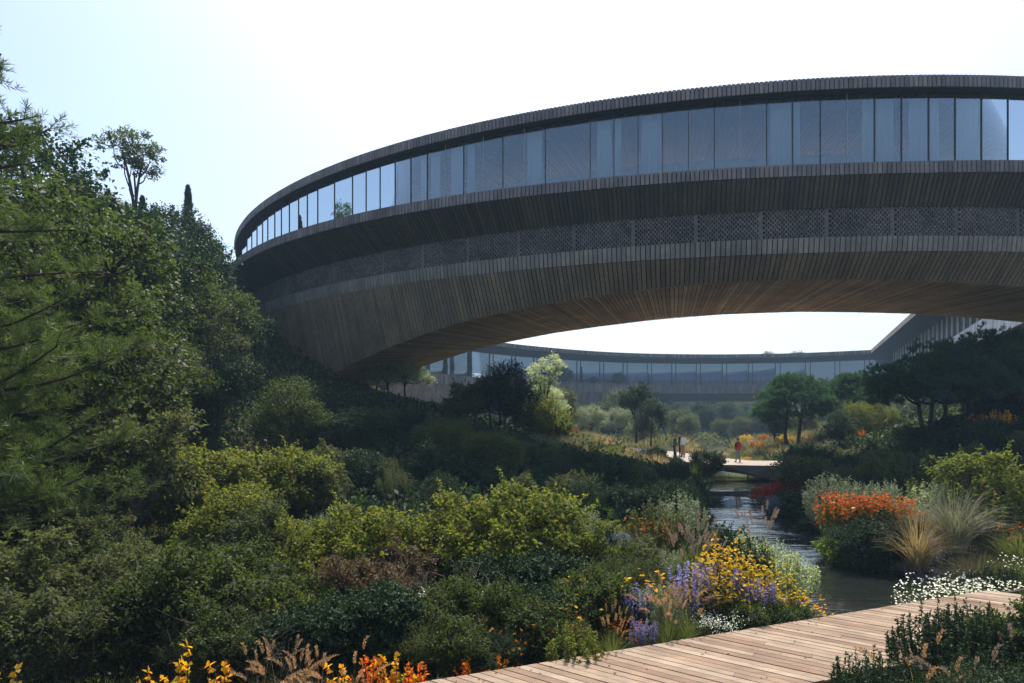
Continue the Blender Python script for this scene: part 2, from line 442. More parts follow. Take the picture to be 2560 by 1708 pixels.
T0, T1 = -192.0, -58.0
def tabl(ts, vs): return lambda t: np.interp(t, ts, vs)
offB = tabl([-185, -160, -150, -146, -140, -134, -128, -122, -116, -109, -103, -98, -60], [0.6, 1.2, 1.4, 1.42, 1.28, 1.06, .78, .46, .27, .06, .12, .35, .35])
hE = tabl([-185, -165, -155, -148, -141, -135.4, -130.1, -127, -120.5, -114.6, -109.2, -104, -100.5, -96.5, -90, -80, -70, -60], [-4, -2.4, -.2, 1.7, 3.63, 4.75, 5.7, 6.03, 6.64, 6.9, 7.0, 6.93, 6.81, 6.63, 6.2, 5.2, 3.9, 2.5])
hF = tabl([-185, -165, -160, -155, -150.8, -145.9, -136.6, -132.7, -127.3, -122.8, -117.3, -112, -105.5, -95.8, -84, -75, -60], [-3, -.5, 1.6, 2.87, 3.4, 3.9, 5.09, 5.5, 5.96, 6.24, 6.54, 6.73, 6.82, 6.74, 6.46, 6.1, 5.2])
K = lambda c: (lambda t: np.full_like(np.asarray(t, float), c))
H_A, H_A1, H_G, H_B, H_B1, H_C, H_D, H_D1 = 16.2, 15.65, 15.62, 12.1, 11.55, 10.2, 8.7, 8.0
oC, oD, oE, oF = -.42, -.15, -1.3, -9.5

ring = empty('ring_building', (EC[0], EC[1], 0), 'huge timber-clad ring building arching over the garden on a hillside', 'building')

def strip(name, t0, t1, prof, m, parent, n=180, **kw):
    """continuous band: prof = [(off(t), h(t)), ...]"""
    ts = np.linspace(t0, t1, n)
    rows = [RP(ts, o(ts), h(ts)) for o, h in prof]
    k = len(rows)
    V = np.concatenate(rows)
    F = [(j * n + i, j * n + i + 1, (j + 1) * n + i + 1, (j + 1) * n + i) for j in range(k - 1) for i in range(n - 1)]
    return link(name, meshdata(name, V, np.array(F), [m]), parent, **kw)

def arclen_ts(t0, t1, pitch, off=0.0):
    tt = np.linspace(t0, t1, 4000)
    P = RP(tt, off, 0)
    s = np.concatenate([[0], np.cumsum(np.linalg.norm(np.diff(P[:, :2], axis=0), axis=1))])
    return np.interp(np.arange(0, s[-1], pitch), s, tt), pitch

def battens(name, parent, t0, t1, pitch, fill, lo, hi, thick, m, single=300, jitter=.006, sgn=1, centre=-108):
    """bars between two rails of the section; the largest-looking ones are objects of their own, the rest joined"""
    ts, _ = arclen_ts(t0, t1, pitch)
    dt = np.gradient(ts)
    order = np.argsort(np.abs(ts - centre))
    solo = set(order[:single].tolist())
    rest = MB()
    for k, (t, d) in enumerate(zip(ts, dt)):
        a, b = t - d * fill / 2, t + d * fill / 2
        tt = np.array([a, b])
        o0, h0, o1, h1 = lo[0](tt), lo[1](tt), hi[0](tt), hi[1](tt)
        vo, vh = (o1 - o0).mean(), (h1 - h0).mean()
        Ln = math.hypot(vo, vh); no, nh = vh / Ln * sgn, -vo / Ln * sgn
        th = thick + random.uniform(-jitter, jitter)
        back = -.01
        P = []
        for q in (back, th):
            P += [RP(a, o0[0] + no * q, h0[0] + nh * q), RP(b, o0[1] + no * q, h0[1] + nh * q), RP(b, o1[1] + no * q, h1[1] + nh * q), RP(a, o1[0] + no * q, h1[0] + nh * q)]
        if k in solo:
            s = MB(); s.hexa(P); s.build('batten', m, parent)
        else: rest.hexa(P)
    if rest.v: rest.build('batten_run', m, parent, kind='stuff')

# backing surfaces (each a real part of the section)
roof = strip('roof', T0, T1, [(K(-9.5), K(H_A + .05)), (K(-.02), K(H_A - .01))], M['backing'], ring)
rf = strip('roof_fascia', T0, T1, [(K(-.02), K(H_A - .01)), (K(-.02), K(H_A1 + .01)), (K(-.62), K(H_A1 + .01)), (K(-.64), K(H_G + .06)), (K(-1.02), K(H_G + .06))], M['backing'], ring)
battens('batten', rf, -168, -84, .213, .80, (K(0), K(H_A1)), (K(0), K(H_A)), .07, M['fascia'])
ff = strip('floor_fascia', T0, T1, [(K(-6), K(H_B - .10)), (lambda t: offB(t) - .02, K(H_B - .03)), (lambda t: offB(t) - .02, K(H_B1 + .01))], M['backing'], ring)
battens('batten', ff, -168, -84, .213, .80, (offB, K(H_B1)), (offB, K(H_B)), .07, M['fascia'])
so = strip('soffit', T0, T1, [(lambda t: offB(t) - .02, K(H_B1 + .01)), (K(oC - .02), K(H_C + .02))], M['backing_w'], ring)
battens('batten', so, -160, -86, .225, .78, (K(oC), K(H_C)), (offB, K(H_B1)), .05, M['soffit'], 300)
bs = strip('screen_wall', T0, T1, [(K(oC - .14), K(H_C + .05)), (K(oC - .14), K(H_D - .02)), (K(oD - .02), K(H_D - .01))], M['backing'], ring)
# perforated brick screen with solid piers
mb = MB(); piers = MB()
ts, _ = arclen_ts(-158, -86, .205)
dt = np.gradient(ts)
nrow = 13; rh = (H_C - H_D) / nrow
pier_every = 15
for k, (t, d) in enumerate(zip(ts, dt)):
    if k % pier_every == 0:
        a, b = t - d * .5, t + d * .5
        piers.hexa([RP(a, oC - .13, H_D), RP(b, oC - .13, H_D), RP(b, oC - .02, H_D), RP(a, oC - .02, H_D), RP(a, oC - .13, H_C), RP(b, oC - .13, H_C), RP(b, oC - .03, H_C), RP(a, oC - .03, H_C)])
        continue
    for r_ in range(nrow):
        s = .5 * (r_ % 2)
        a, b = t + d * (s - .5), t + d * (s + .20)
        z0, z1 = H_D + r_ * rh + .004, H_D + (r_ + 1) * rh - .004
        pr = random.uniform(-.008, .012)
        mb.hexa([RP(a, oC - .12, z0), RP(b, oC - .12, z0), RP(b, oC - .01 + pr, z0), RP(a, oC - .01 + pr, z0), RP(a, oC - .12, z1), RP(b, oC - .12, z1), RP(b, oC - .01 + pr, z1), RP(a, oC - .01 + pr, z1)])
mb.build('brick_run', M['brick'], bs, kind='stuff')
piers.build('pier_run', M['brick'], bs, kind='stuff')
lb = strip('lower_band', T0, T1, [(K(oD - .02), K(H_D - .01)), (K(oD - .12), K(H_D1 + .01))], M['backing'], ring)
battens('batten', lb, -170, -84, .239, .80, (K(oD - .10), K(H_D1)), (K(oD), K(H_D)), .08, M['band'])
sl = strip('sloping_wall', T0, T1, [(K(oD - .12), K(H_D1 + .01)), (K(oE - .02), lambda t: hE(t) + .02)], M['backing'], ring)
battens('batten', sl, -170, -84, .239, .80, (K(oE), hE), (K(oD - .10), K(H_D1)), .08, M['slope'])
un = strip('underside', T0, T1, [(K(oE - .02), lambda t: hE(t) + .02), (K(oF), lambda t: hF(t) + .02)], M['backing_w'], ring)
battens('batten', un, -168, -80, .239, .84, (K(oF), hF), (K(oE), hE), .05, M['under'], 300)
# inner court side of the ring: wall, glazing zone, fascia
strip('inner_wall', T0, T1, [(K(oF - .01), lambda t: hF(t)), (K(oF - .2), K(H_B))], M['far_panel'], ring)
strip('inner_fascia', T0, T1, [(K(oF), K(H_A + .05)), (K(oF), K(H_A1)), (K(oF + 1.2), K(H_A1))], M['far_panel'], ring)
# rooms
strip('room_wall', T0, T1, [(K(-4.6), K(H_B - .1)), (K(-4.6), K(H_G - 1.1))], M['plaster'], ring)
strip('room_floor', T0, T1, [(K(-9.4), K(H_B - .11)), (K(-.5), K(H_B - .11))], M['floor_in'], ring)
ce = strip('room_ceiling', T0, T1, [(K(-.62), K(H_G + .05)), (K(-9.4), K(H_G + .05))], M['ceil_b'], ring)
battens('batten', ce, -166, -84, .30, .6, (K(-8.9), K(H_G + .04)), (K(-.7), K(H_G + .04)), .04, M['ceil'], 0)
# glazing
MPX = [592, 604, 617, 629, 642, 656, 669, 686.5, 703, 723, 746, 768, 794, 836, 881, 915, 950, 987.5, 1027, 1068, 1159, 1257, 1363, 1475.6, 1534.7, 1595, 1656.5, 1721, 1786, 1917, 1981.6, 2051, 2186.5, 2254, 2322, 2388, 2454, 2520, 2587, 2655]
oG = -.45
mt = [t_at_px(p, oG) for p in MPX]
for a, b in zip(mt[:-1], mt[1:]):
    s = MB()
    e = .02
    s.hexa([RP(a + e, oG - .03, H_B - .1), RP(b - e, oG - .03, H_B - .1), RP(b - e, oG - .015, H_B - .1), RP(a + e, oG - .015, H_B - .1),
            RP(a + e, oG - .03, H_G + .03), RP(b - e, oG - .03, H_G + .03), RP(b - e, oG - .015, H_G + .03), RP(a + e, oG - .015, H_G + .03)])
    s.build('pane', M['glass'], ring)
for t in mt:
    s = MB(); e = .017
    s.hexa([RP(t - e, oG - .06, H_B - .1), RP(t + e, oG - .06, H_B - .1), RP(t + e, oG + .03, H_B - .1), RP(t - e, oG + .03, H_B - .1),
            RP(t - e, oG - .06, H_G + .04), RP(t + e, oG - .06, H_G + .04), RP(t + e, oG + .03, H_G + .04), RP(t - e, oG + .03, H_G + .04)])
    s.build('mullion', M['mull'], ring)
for p in (1113, 1208, 1310, 1850, 2118):
    t = t_at_px(p, oG); s = MB(); e = .014
    s.hexa([RP(t - e, oG - .045, H_B - .1), RP(t + e, oG - .045, H_B - .1), RP(t + e, oG - .005, H_B - .1), RP(t - e, oG - .005, H_B - .1),
            RP(t - e, oG - .045, H_G + .03), RP(t + e, oG - .045, H_G + .03), RP(t + e, oG - .005, H_G + .03), RP(t - e, oG - .005, H_G + .03)])
    s.build('glazing_joint', M['mull_l'], ring)

# curtains behind the glass
CUR = [(772, 793), (840, 862), (923, 948), (979, 987), (997, 1025), (1053, 1067), (1076, 1101), (1127, 1158), (1168, 1187), (1318, 1357), (1492, 1530), (1536, 1554), (1602, 1654), (1922, 1979), (1984, 2000), (2153, 2185), (2190, 2234), (2269, 2319), (2324, 2347), (2391, 2447)]
cur_words = ['leftmost of the curtains, at the thin end of the glass band', 'right of the leftmost one', 'third from the left', 'narrow strip, fourth from the left', 'fifth from the left', 'sixth from the left', 'seventh from the left', 'eighth from the left', 'ninth from the left', 'tenth from the left, alone in a wide pane',
             'left of the pair beside the table lamp', 'narrow one of the pair beside the table lamp', 'single wide one left of the empty panes', 'wide one right of the empty panes', 'very narrow one right of the wide drape', 'left half of the second pair from the right', 'wide, tapering towards its hem, sixth from the right end', 'wide straight, third from the right end', 'narrow, second from the right end', 'rightmost of the drapes behind the glass']
for (p0, p1), wd in zip(CUR, cur_words):
    a, b = t_at_px(p0, -.78), t_at_px(p1, -.78)
    wdt = abs(p1 - p0)
    n = max(24, int(wdt * 2.2)); fr = np.linspace(0, 1, n)
    hs = np.array([H_B - .05, H_B + 1.2, H_B + 2.6, H_G - .12])
    sq = [1.0, .97, .93, .90]
    rows = []
    ph = random.random() * 6; q = wdt / 4.2
    fold = .035 * np.sin(fr * q * 6.28 + ph) + .018 * np.sin(fr * q * 2.3 * 6.28 + 1.7 * ph)
    for hh, s_ in zip(hs, sq):
        tt = (a + b) / 2 + (b - a) * (fr - .5) * s_
        rows.append(RP(tt, -.78 + fold * (1.2 - .2 * s_), hh))
    V = np.concatenate(rows)
    F = [(j * n + i, j * n + i + 1, (j + 1) * n + i + 1, (j + 1) * n + i) for j in range(3) for i in range(n - 1)]
    o = link('curtain', meshdata('curtain', V, np.array(F), [M['curtain']], True))
    md = o.modifiers.new('thickness', 'SOLIDIFY'); md.thickness = .004
    o['label'] = 'sheer white curtain: ' + wd; o['category'] = 'curtain'; o['group'] = 'sheer curtains behind the long glass band'

def lathe(prof, n=20):
    a = np.linspace(0, 2 * np.pi, n, endpoint=False)
    V = np.concatenate([np.stack([r * np.cos(a), r * np.sin(a), np.full(n, z)], -1) for r, z in prof])
    F = [(j * n + i, j * n + (i + 1) % n, (j + 1) * n + (i + 1) % n, (j + 1) * n + i) for j in range(len(prof) - 1) for i in range(n)]
    return V, F
for px, lab in ((1457, 'table lamp with cream drum shade behind the glass beside a curtain pair'), (1716, 'small table lamp behind the glass left of the empty wide pane')):
    t = t_at_px(px, -2.0); p = RP(t, -2.0, H_B - .1)
    k = 1.0 if px < 1500 else .8
    e = empty('table_lamp', tuple(p), lab, 'lamp', 'table lamps in the glazed rooms')
    for nm, pr, mm in (('lamp_base', [(.0, 0), (.16, 0), (.16, .03), (.02, .05), (.02, .75 * k)], M['metal']), ('lamp_shade', [(.20, .72 * k), (.17, .72 * k + .32)], M['lampshade']), ('bulb', [(0.0, .76 * k), (.04, .80 * k), (.05, .86 * k), (0, .92 * k)], M['lampshade'])):
        V, F = lathe(pr); V = V + np.array(p)
        link(nm, meshdata(nm, V, F, [mm], True), e)

# ------------------------------------------------------------------ far arc of the ring, across the court
FARP = np.array([(-20.5, 78), (-20.6, 88), (-17.5, 101.7), (-10.5, 116), (-1.7, 127.5), (9.2, 136.7), (20.8, 143.9), (33, 148.2), (46.9, 150), (58, 149.5), (69.7, 147.1), (83, 140.6), (92, 135)])
def catmull(P, n):
    P = np.vstack([2 * P[0] - P[1], P, 2 * P[-1] - P[-2]])
    out = []
    for k in range(1, len(P) - 2):
        for t in np.linspace(0, 1, n, endpoint=False):
            a, b, c, d = P[k - 1:k + 3]
            out.append(.5 * (2 * b + (c - a) * t + (2 * a - 5 * b + 4 * c - d) * t * t + (3 * b - a - 3 * c + d) * t ** 3))
    out.append(P[-2])
    return np.array(out)
fc = catmull(FARP, 40)
fs = np.concatenate([[0], np.cumsum(np.linalg.norm(np.diff(fc, axis=0), axis=1))])
def FP(s, off, h):
    s = np.asarray(s, float)
    x = np.interp(s, fs, fc[:, 0]); y = np.interp(s, fs, fc[:, 1])
    e = .5
    dx = np.interp(s + e, fs, fc[:, 0]) - np.interp(s - e, fs, fc[:, 0]); dy = np.interp(s + e, fs, fc[:, 1]) - np.interp(s - e, fs, fc[:, 1])
    l = np.hypot(dx, dy) + 1e-9
    return np.stack(np.broadcast_arrays(x - dy / l * off, y + dx / l * off, np.asarray(h, float) + CAM_Z), -1)
fhE = lambda s: np.interp(np.interp(s, fs, fc[:, 0]), [-25, -10, 0, 7, 14, 21, 31, 35, 42, 100], [-4, -1.5, .6, 2.0, 3.1, 3.8, 5.2, 5.8, 6.3, 6.3])
def fstrip(name, prof, m, s0=0, s1=None, n=160, **kw):
    s1 = fs[-1] if s1 is None else s1
    ss = np.linspace(s0, s1, n)
    rows = [FP(ss, o, (h(ss) if callable(h) else h)) for o, h in prof]
    F = [(j * n + i, j * n + i + 1, (j + 1) * n + i + 1, (j + 1) * n + i) for j in range(len(rows) - 1) for i in range(n - 1)]
    return link(name, meshdata(name, np.concatenate(rows), np.array(F), [m]), ring, **kw)
fstrip('far_roof_fascia', [(14, 16.25), (.05, 16.2), (.05, 15.3), (4.5, 14.3)], M['far_panel'])
fstrip('far_parapet', [(14, 8.0), (.25, 8.0), (.25, 8.45), (.05, 8.45), (.05, 6.45)], M['far_panel'])
fstrip('far_lower_wall', [(.05, 6.45), (1.2, fhE)], M['backing_w'])
fstrip('far_underside', [(1.2, fhE), (8, lambda s: fhE(s) - 1.0), (14, lambda s: fhE(s) - 1.4), (14, 8.0)], M['far_under'])
fstrip('far_sky_sheet', [(5.4, 9.9), (5.4, 14.3)], M['far_sky_sheet'])  # sheet added behind the far glass, coloured like reflected sky
fstrip('far_ceiling', [(4.6, 14.32), (13.9, 14.32), (13.9, 16.2)], M['far_panel'])
fstrip('far_terrace_wall', [(5.0, 8.0), (5.0, 10.0), (5.3, 10.0), (5.3, 8.0)], M['terracotta'], s0=60)
def frun(name, pitch, fill, o0, h0, o1, h1, th, m):
    b = MB()
    for s in np.arange(2, fs[-1] - 2, pitch):
        a0, a1 = s - pitch * fill / 2, s + pitch * fill / 2
        f0 = [float(h0(x)) if callable(h0) else h0 for x in (a0, a1)]
        b.hexa([FP(a0, o0 - th, f0[0]), FP(a1, o0 - th, f0[1]), FP(a1, o0, f0[1]), FP(a0, o0, f0[0]),
                FP(a0, o1 - th, h1), FP(a1, o1 - th, h1), FP(a1, o1, h1), FP(a0, o1, h1)])
    return b.build(name, m, ring, kind='stuff')
frun('far_roof_batten_run', .42, .62, .05, 15.3, .05, 16.2, .14, M['far_fascia'])
frun('far_parapet_batten_run', .42, .62, .05, 6.5, .05, 8.5, .14, M['far_fascia'])
frun('far_wall_batten_run', .42, .62, 1.2, fhE, .05, 6.4, .12, M['far_base'])
k0 = 0
for s in np.arange(6, fs[-1] - 4, 6.1):
    b = MB()
    b.hexa([FP(s, 4.6, 7.9), FP(s + 6.05, 4.6, 7.9), FP(s + 6.05, 4.63, 7.9), FP(s, 4.63, 7.9), FP(s, 4.6, 14.35), FP(s + 6.05, 4.6, 14.35), FP(s + 6.05, 4.63, 14.35), FP(s, 4.63, 14.35)])
    b.build('far_pane', M['glass_far'], ring)
    for e in (0, 1.0):
        b = MB()
        b.hexa([FP(s + e - .08, 4.5, 7.9), FP(s + e + .08, 4.5, 7.9), FP(s + e + .08, 4.7, 7.9), FP(s + e - .08, 4.7, 7.9), FP(s + e - .08, 4.5, 14.34), FP(s + e + .08, 4.5, 14.34), FP(s + e + .08, 4.7, 14.34), FP(s + e - .08, 4.7, 14.34)])
        b.build('far_mullion', M['mull'], ring)

# ------------------------------------------------------------------ straight wing crossing to the right
WD = np.array([.4206, .907]); WD = WD / np.linalg.norm(WD); WN = np.array([WD[1], -WD[0]])
W0 = np.array([60.55, 92.16])
def WP(s, off, h): 
    p = W0 + WD * s + WN * off
    return (p[0], p[1], h + CAM_Z)
def wprism(name, prof, m, s0=-58, s1=56, **kw):
    n = len(prof)
    V = [WP(s0, o, h) for o, h in prof] + [WP(s1, o, h) for o, h in prof]
    F = [(k, k + 1, n + k + 1, n + k) for k in range(n - 1)]
    return link(name, meshdata(name, V, F, [m]), ring, **kw)
wprism('wing_roof_edge', [(14, 16.3), (0, 16.21), (0, 15.35)], M['far_fascia'])
wprism('wing_roof_soffit', [(0.0, 15.35), (4.2, 15.0)], M['far_panel'])
for k, s in enumerate(np.arange(-51, 48, 3.25)):       # dark panels; pale strips between them stand in for slots of light
    b = MB()
    b.hexa([WP(s, 4.2, 8), WP(s + 2.95, 4.2, 8), WP(s + 2.95, 4.35, 8), WP(s, 4.35, 8), WP(s, 4.2, 15.0), WP(s + 2.95, 4.2, 15.0), WP(s + 2.95, 4.35, 15.0), WP(s, 4.35, 15.0)])
    b.build('wing_panel', M['far_panel'], ring)
    if k % 1 == 0:
        b = MB(); b.hexa([WP(s + 3.0, 3.95, 10.0), WP(s + 3.22, 3.95, 10.0), WP(s + 3.22, 4.15, 10.0), WP(s + 3.0, 4.15, 10.0), WP(s + 3.0, 3.95, 15.0), WP(s + 3.22, 3.95, 15.0), WP(s + 3.22, 4.15, 15.0), WP(s + 3.0, 4.15, 15.0)])
        b.build('wing_slot_light', M['slot_light'], ring)  # added pale strip painted as a bright slot, no real column
wprism('wing_ceiling', [(4.4, 15.0), (13.0, 14.6), (13.0, 13.4)], M['far_panel'])
wprism('wing_floor', [(13.5, 10.0), (3.2, 10.0)], M['floor_in'])
def wb(s): return 1.6 + (s + 33) * .0385                 # the balcony drifts away from the roof edge
V = []; 
for s in (-58, 56):
    V += [WP(s, 14, 10.4), WP(s, wb(s) + .3, 10.4), WP(s, wb(s) + .3, 10.5), WP(s, wb(s) + .06, 10.5), WP(s, wb(s) + .06, 8.05), WP(s, wb(s) + 5.5, 4.5), WP(s, wb(s) + 6, -2.0)]
link('wing_base', meshdata('wing_base', V, [(k, k + 1, 8 + k, 7 + k) for k in range(6)], [M['far_base']]), ring)
b = MB()
for s in np.arange(-57, 55, .33):
    b.hexa([WP(s, wb(s) - .06, 8.05), WP(s + .27, wb(s) - .06, 8.05), WP(s + .27, wb(s) + .06, 8.05), WP(s, wb(s) + .06, 8.05), WP(s, wb(s) - .06, 10.52), WP(s + .27, wb(s) - .06, 10.52), WP(s + .27, wb(s) + .06, 10.52), WP(s, wb(s) + .06, 10.52)])
b.build('wing_batten_run', M['pale_batten'], ring, kind='stuff')

# ------------------------------------------------------------------ boardwalk
deck = empty('boardwalk', (4, 8.0, 0), 'diagonal timber boardwalk of weathered reddish planks crossing the foreground', 'boardwalk')
SD = np.array([.928, .371]); SN = np.array([-.371, .928])     # along the walk, towards its far edge
E0 = np.array([.094, 7.16])                                    # a point of the far edge
PD = np.array([.814, -.581]); PN = np.array([.581, .814])      # along a plank, across the planks
WID = 1.62; pitch = .122
def line_hit(p, d, q, e):
    A = np.array([[d[0], -e[0]], [d[1], -e[1]]])
    return np.linalg.solve(A, q - p)[0]
c0 = float(E0 @ PN)
for k in range(-46, 60):
    cc = c0 + k * pitch
    h = pitch * .5 - .0075
    base = PN * cc
    e0, e1 = random.uniform(-.004, .012), random.uniform(-.01, .006)
    A0 = {t: line_hit(base + PN * h * t, PD, E0, SD) + e0 for t in (-1, 1)}
    A1 = {t: line_hit(base + PN * h * t, PD, E0 - SN * WID, SD) + e1 for t in (-1, 1)}
    if (base + PD * A0[1])[0] > 8.7: continue
    f = random.uniform(.3, .7)
    cutp = [] if random.random() > .25 else [f]
    segs = [(A0, A1)]
    if cutp:
        mid = (A0[-1] + A0[1]) / 2 * (1 - f) + (A1[-1] + A1[1]) / 2 * f
        segs = [(A0, {-1: mid - .003, 1: mid - .003}), ({-1: mid, 1: mid}, A1)]
    for q0, q1 in segs:
        z = random.uniform(-.003, .003)
        m_ = MB(); P = []
        for zz in (z - .03, z):
            for (q_, t_) in ((q0, -1), (q1, -1), (q1, 1), (q0, 1)):
                p = base + PD * q_[t_] + PN * h * t_
                P.append((p[0], p[1], zz))
        m_.hexa(P)
        m_.build('plank', M['deck'], deck)
for off in (.12, WID * .5, WID - .12):
    m_ = MB(); a = E0 - SN * off - SD * 5; b_ = E0 - SN * off + SD * 9.9
    m_.hexa([(*(a - SN * .03), -.20), (*(b_ - SN * .03), -.20), (*(b_ + SN * .03), -.20), (*(a + SN * .03), -.20), (*(a - SN * .03), -.036), (*(b_ - SN * .03), -.036), (*(b_ + SN * .03), -.036), (*(a + SN * .03), -.036)])
    m_.build('joist', M['deck_side'], deck)
for j in range(9):
    for off in (.18, WID - .18):
        p = E0 - SN * off + SD * (-4.4 + 1.7 * j)
        m_ = MB(); g = tz(*p) - .2
        m_.box(p[0] - .05, p[0] + .05, p[1] - .05, p[1] + .05, min(g, -.5), -.202)
        m_.build('post', M['deck_side'], deck)
m_ = MB(); a = E0 - SN * (WID - .02) - SD * 5; b_ = E0 - SN * (WID - .02) + SD * 9.9
m_.hexa([(*(a - SN * .012), -.24), (*(b_ - SN * .012), -.24), (*(b_ + SN * .012), -.24), (*(a + SN * .012), -.24), (*(a - SN * .012), -.034), (*(b_ - SN * .012), -.034), (*(b_ + SN * .012), -.034), (*(a + SN * .012), -.034)])
m_.build('edge_board', M['deck_side'], deck)

# ------------------------------------------------------------------ pale footbridge slab in the middle distance
top = [(13.2, 38.6), (16.1, 37.8), (19.0, 37.6), (21.5, 38.5), (20.5, 42.0), (16.6, 42.6), (15.7, 46.0), (15.2, 50.3), (14.2, 57.2), (12.0, 62), (9.0, 60), (10.2, 52), (11.0, 45.0), (11.9, 41.2)]
und = [-.28, -.85, -1.15, -.9, -.9, -.6, -.5, -.5, -.5, -.5, -.5, -.4, -.3, -.28]
n = len(top)
V = [(x, y, .05) for x, y in top] + [(x + .15, y + .35 if j < 4 else y, z) for j, ((x, y), z) in enumerate(zip(top, und))]
me = meshdata('footbridge', V, [tuple(range(n)), tuple(range(2 * n - 1, n - 1, -1))] + [(j, j + n, (j + 1) % n + n, (j + 1) % n) for j in range(n)], [M['path'], M['path_side']], midx=[0] + [1] * (n + 1))
link('footbridge', me, label='pale concrete footbridge slab with tapering prow over the stream', category='footbridge')

# ------------------------------------------------------------------ plant makers
def unit(v): return v / (np.linalg.norm(v, axis=-1, keepdims=True) + 1e-9)

def leaves(c, d, nrm, ln, wd, fold=.25, rg=rng):
    """folded four-corner leaves; c is the leaf base"""
    n = len(c)
    ln = np.broadcast_to(ln, n)[:, None] * rg.uniform(.7, 1.25, (n, 1)); wd = np.broadcast_to(wd, n)[:, None] * rg.uniform(.75, 1.2, (n, 1))
    d = unit(d); s = unit(np.cross(d, nrm)); nn = np.cross(s, d)
    V = np.stack([c, c + d * ln * .45 + s * wd * .5 + nn * wd * fold, c + d * ln, c + d * ln * .45 - s * wd * .5 + nn * wd * fold], 1).reshape(-1, 3)
    F = np.arange(n * 4).reshape(-1, 4)
    return V, F

def tube(P, r, sides=5):
    P = np.asarray(P, float); r = np.broadcast_to(r, len(P))
    T = unit(np.gradient(P, axis=0))
    a = unit(np.cross(T, np.array([.31, .87, .38]))); b = np.cross(T, a)
    th = np.linspace(0, 2 * np.pi, sides, endpoint=False)
    V = (P[:, None] + r[:, None, None] * (a[:, None] * np.cos(th)[None, :, None] + b[:, None] * np.sin(th)[None, :, None])).reshape(-1, 3)
    n = len(P)
    i = np.arange(n - 1)[:, None] * sides + np.arange(sides)[None]
    j = np.arange(n - 1)[:, None] * sides + (np.arange(sides)[None] + 1) % sides
    F = np.stack([i, j, j + sides, i + sides], -1).reshape(-1, 4)
    return V, F

def join(parts):
    V = []; F = []; k = 0
    for v, f in parts:
        V.append(v); F.append(f + k); k += len(v)
    return np.concatenate(V), np.concatenate(F)

def bend(a, b, n=6, sag=.12, rg=rng):
    a, b = np.asarray(a, float), np.asarray(b, float)
    t = np.linspace(0, 1, n)[:, None]
    L = np.linalg.norm(b - a)
    w_ = rg.normal(0, sag, 3) * L
    up = np.array([0, 0, 1]) * L * sag
    return a + (b - a) * t + np.sin(t * np.pi) * (w_ - up)

def rdir(n, rg=rng): return unit(rg.normal(size=(n, 3)))

def broad(seed, lobes, nclump, nleaf, ln, wd, cr, trunks, r0, zmin=0.0, flat=.65, sub=70, twig=.006, outw=.8, droop=.35, shoots=0, shl=.4, shn=24):
    """crown of many leaf clumps on lobes, with branches that reach them; returns leaf and wood geometry"""
    g = np.random.default_rng(seed)
    L = np.array(lobes, float)
    p = L[:, 3] ** 2; p /= p.sum()
    C = []
    while len(C) < nclump:
        k = g.choice(len(L), p=p)
        v = unit(g.normal(size=3)); 
        if v[2] < -.55: continue
        c = L[k, :3] + v * L[k, 3] * g.uniform(.62, 1.06) * np.array([1, 1, .92])
        if c[2] < zmin: continue
        dd = np.linalg.norm(L[:, :3] - c, axis=1) / L[:, 3]
        if (dd < .55).any(): continue
        C.append(np.append(c, k))
    C = np.array(C); ck = C[:, 3].astype(int); C = C[:, :3]
    out = unit(C - L[ck, :3])
    n = nclump * nleaf
    idx = np.repeat(np.arange(nclump), nleaf)
    sz = g.uniform(.6, 1.35, nclump)[idx][:, None]
    q = g.normal(size=(n, 3)); q /= np.maximum(1, np.linalg.norm(q, axis=1, keepdims=True) / 1.9)
    q[:, 2] *= flat
    P = C[idx] + q * cr * sz
    d = out[idx] * outw + rdir(n, g) + np.array([0, 0, -droop])
    nr = rdir(n, g) * .75 + np.array([0, 0, .9]) + out[idx] * .4
    LV, LF = leaves(P, d, nr, ln, wd, rg=g)
    W = []
    hubs = []
    for k, l in enumerate(L):
        tr = min(trunks, key=lambda t: abs(t[1][0] - l[0]) + abs(t[1][1] - l[1]))
        a, b = np.array(tr[0], float), np.array(tr[1], float)
        tt = g.uniform(.55, .95); s = a + (b - a) * tt
        e = l[:3] - np.array([0, 0, l[3] * .25])
        W.append(tube(bend(s, e, 6, .08, g), np.linspace(r0 * .5, r0 * .22, 6)))
        hubs.append(e)
    for a, b in trunks: W.append(tube(bend(a, b, 7, .04, g), np.linspace(r0, r0 * .55, 7), 7))
    for k in g.choice(nclump, min(sub, nclump), replace=False):
        W.append(tube(bend(hubs[ck[k]], C[k], 5, .10, g), np.linspace(r0 * .2, twig, 5), 4))
    if shoots:
        SP = []; SD = []
        for k in g.choice(nclump, shoots, replace=shoots > nclump):
            ax = unit(out[k] * .9 + np.array([0, 0, .75]) + g.normal(0, .35, 3)); l_ = shl * g.uniform(.5, 1.25)
            e = C[k] + ax * l_ - np.array([0, 0, l_ * .15])
            pb = bend(C[k], e, 5, .08, g); W.append(tube(pb, np.linspace(twig * 1.3, twig * .5, 5), 3))
            t = g.uniform(0, 1.02, shn)
            X = np.stack([np.interp(t, np.linspace(0, 1, 5), pb[:, j]) for j in range(3)], -1)
            SP.append(X); SD.append(rdir(shn, g) + ax * .5)
        SP = np.concatenate(SP); SD = np.concatenate(SD)
        V2, F2 = leaves(SP, SD, rdir(len(SP), g) + np.array([0, 0, .9]), ln * 1.05, wd, rg=g)
        LV, LF = join([(LV, LF), (V2, F2)])
    return (LV, LF), join(W)

PROTO = {}
def proto(kind, geo, name):
    """geo: list of (part name, V, F, material, smooth)"""
    PROTO[kind] = (name, [(pn, meshdata(kind + '_' + pn, V_, F_, [m_]), m_) for pn, V_, F_, m_ in geo])

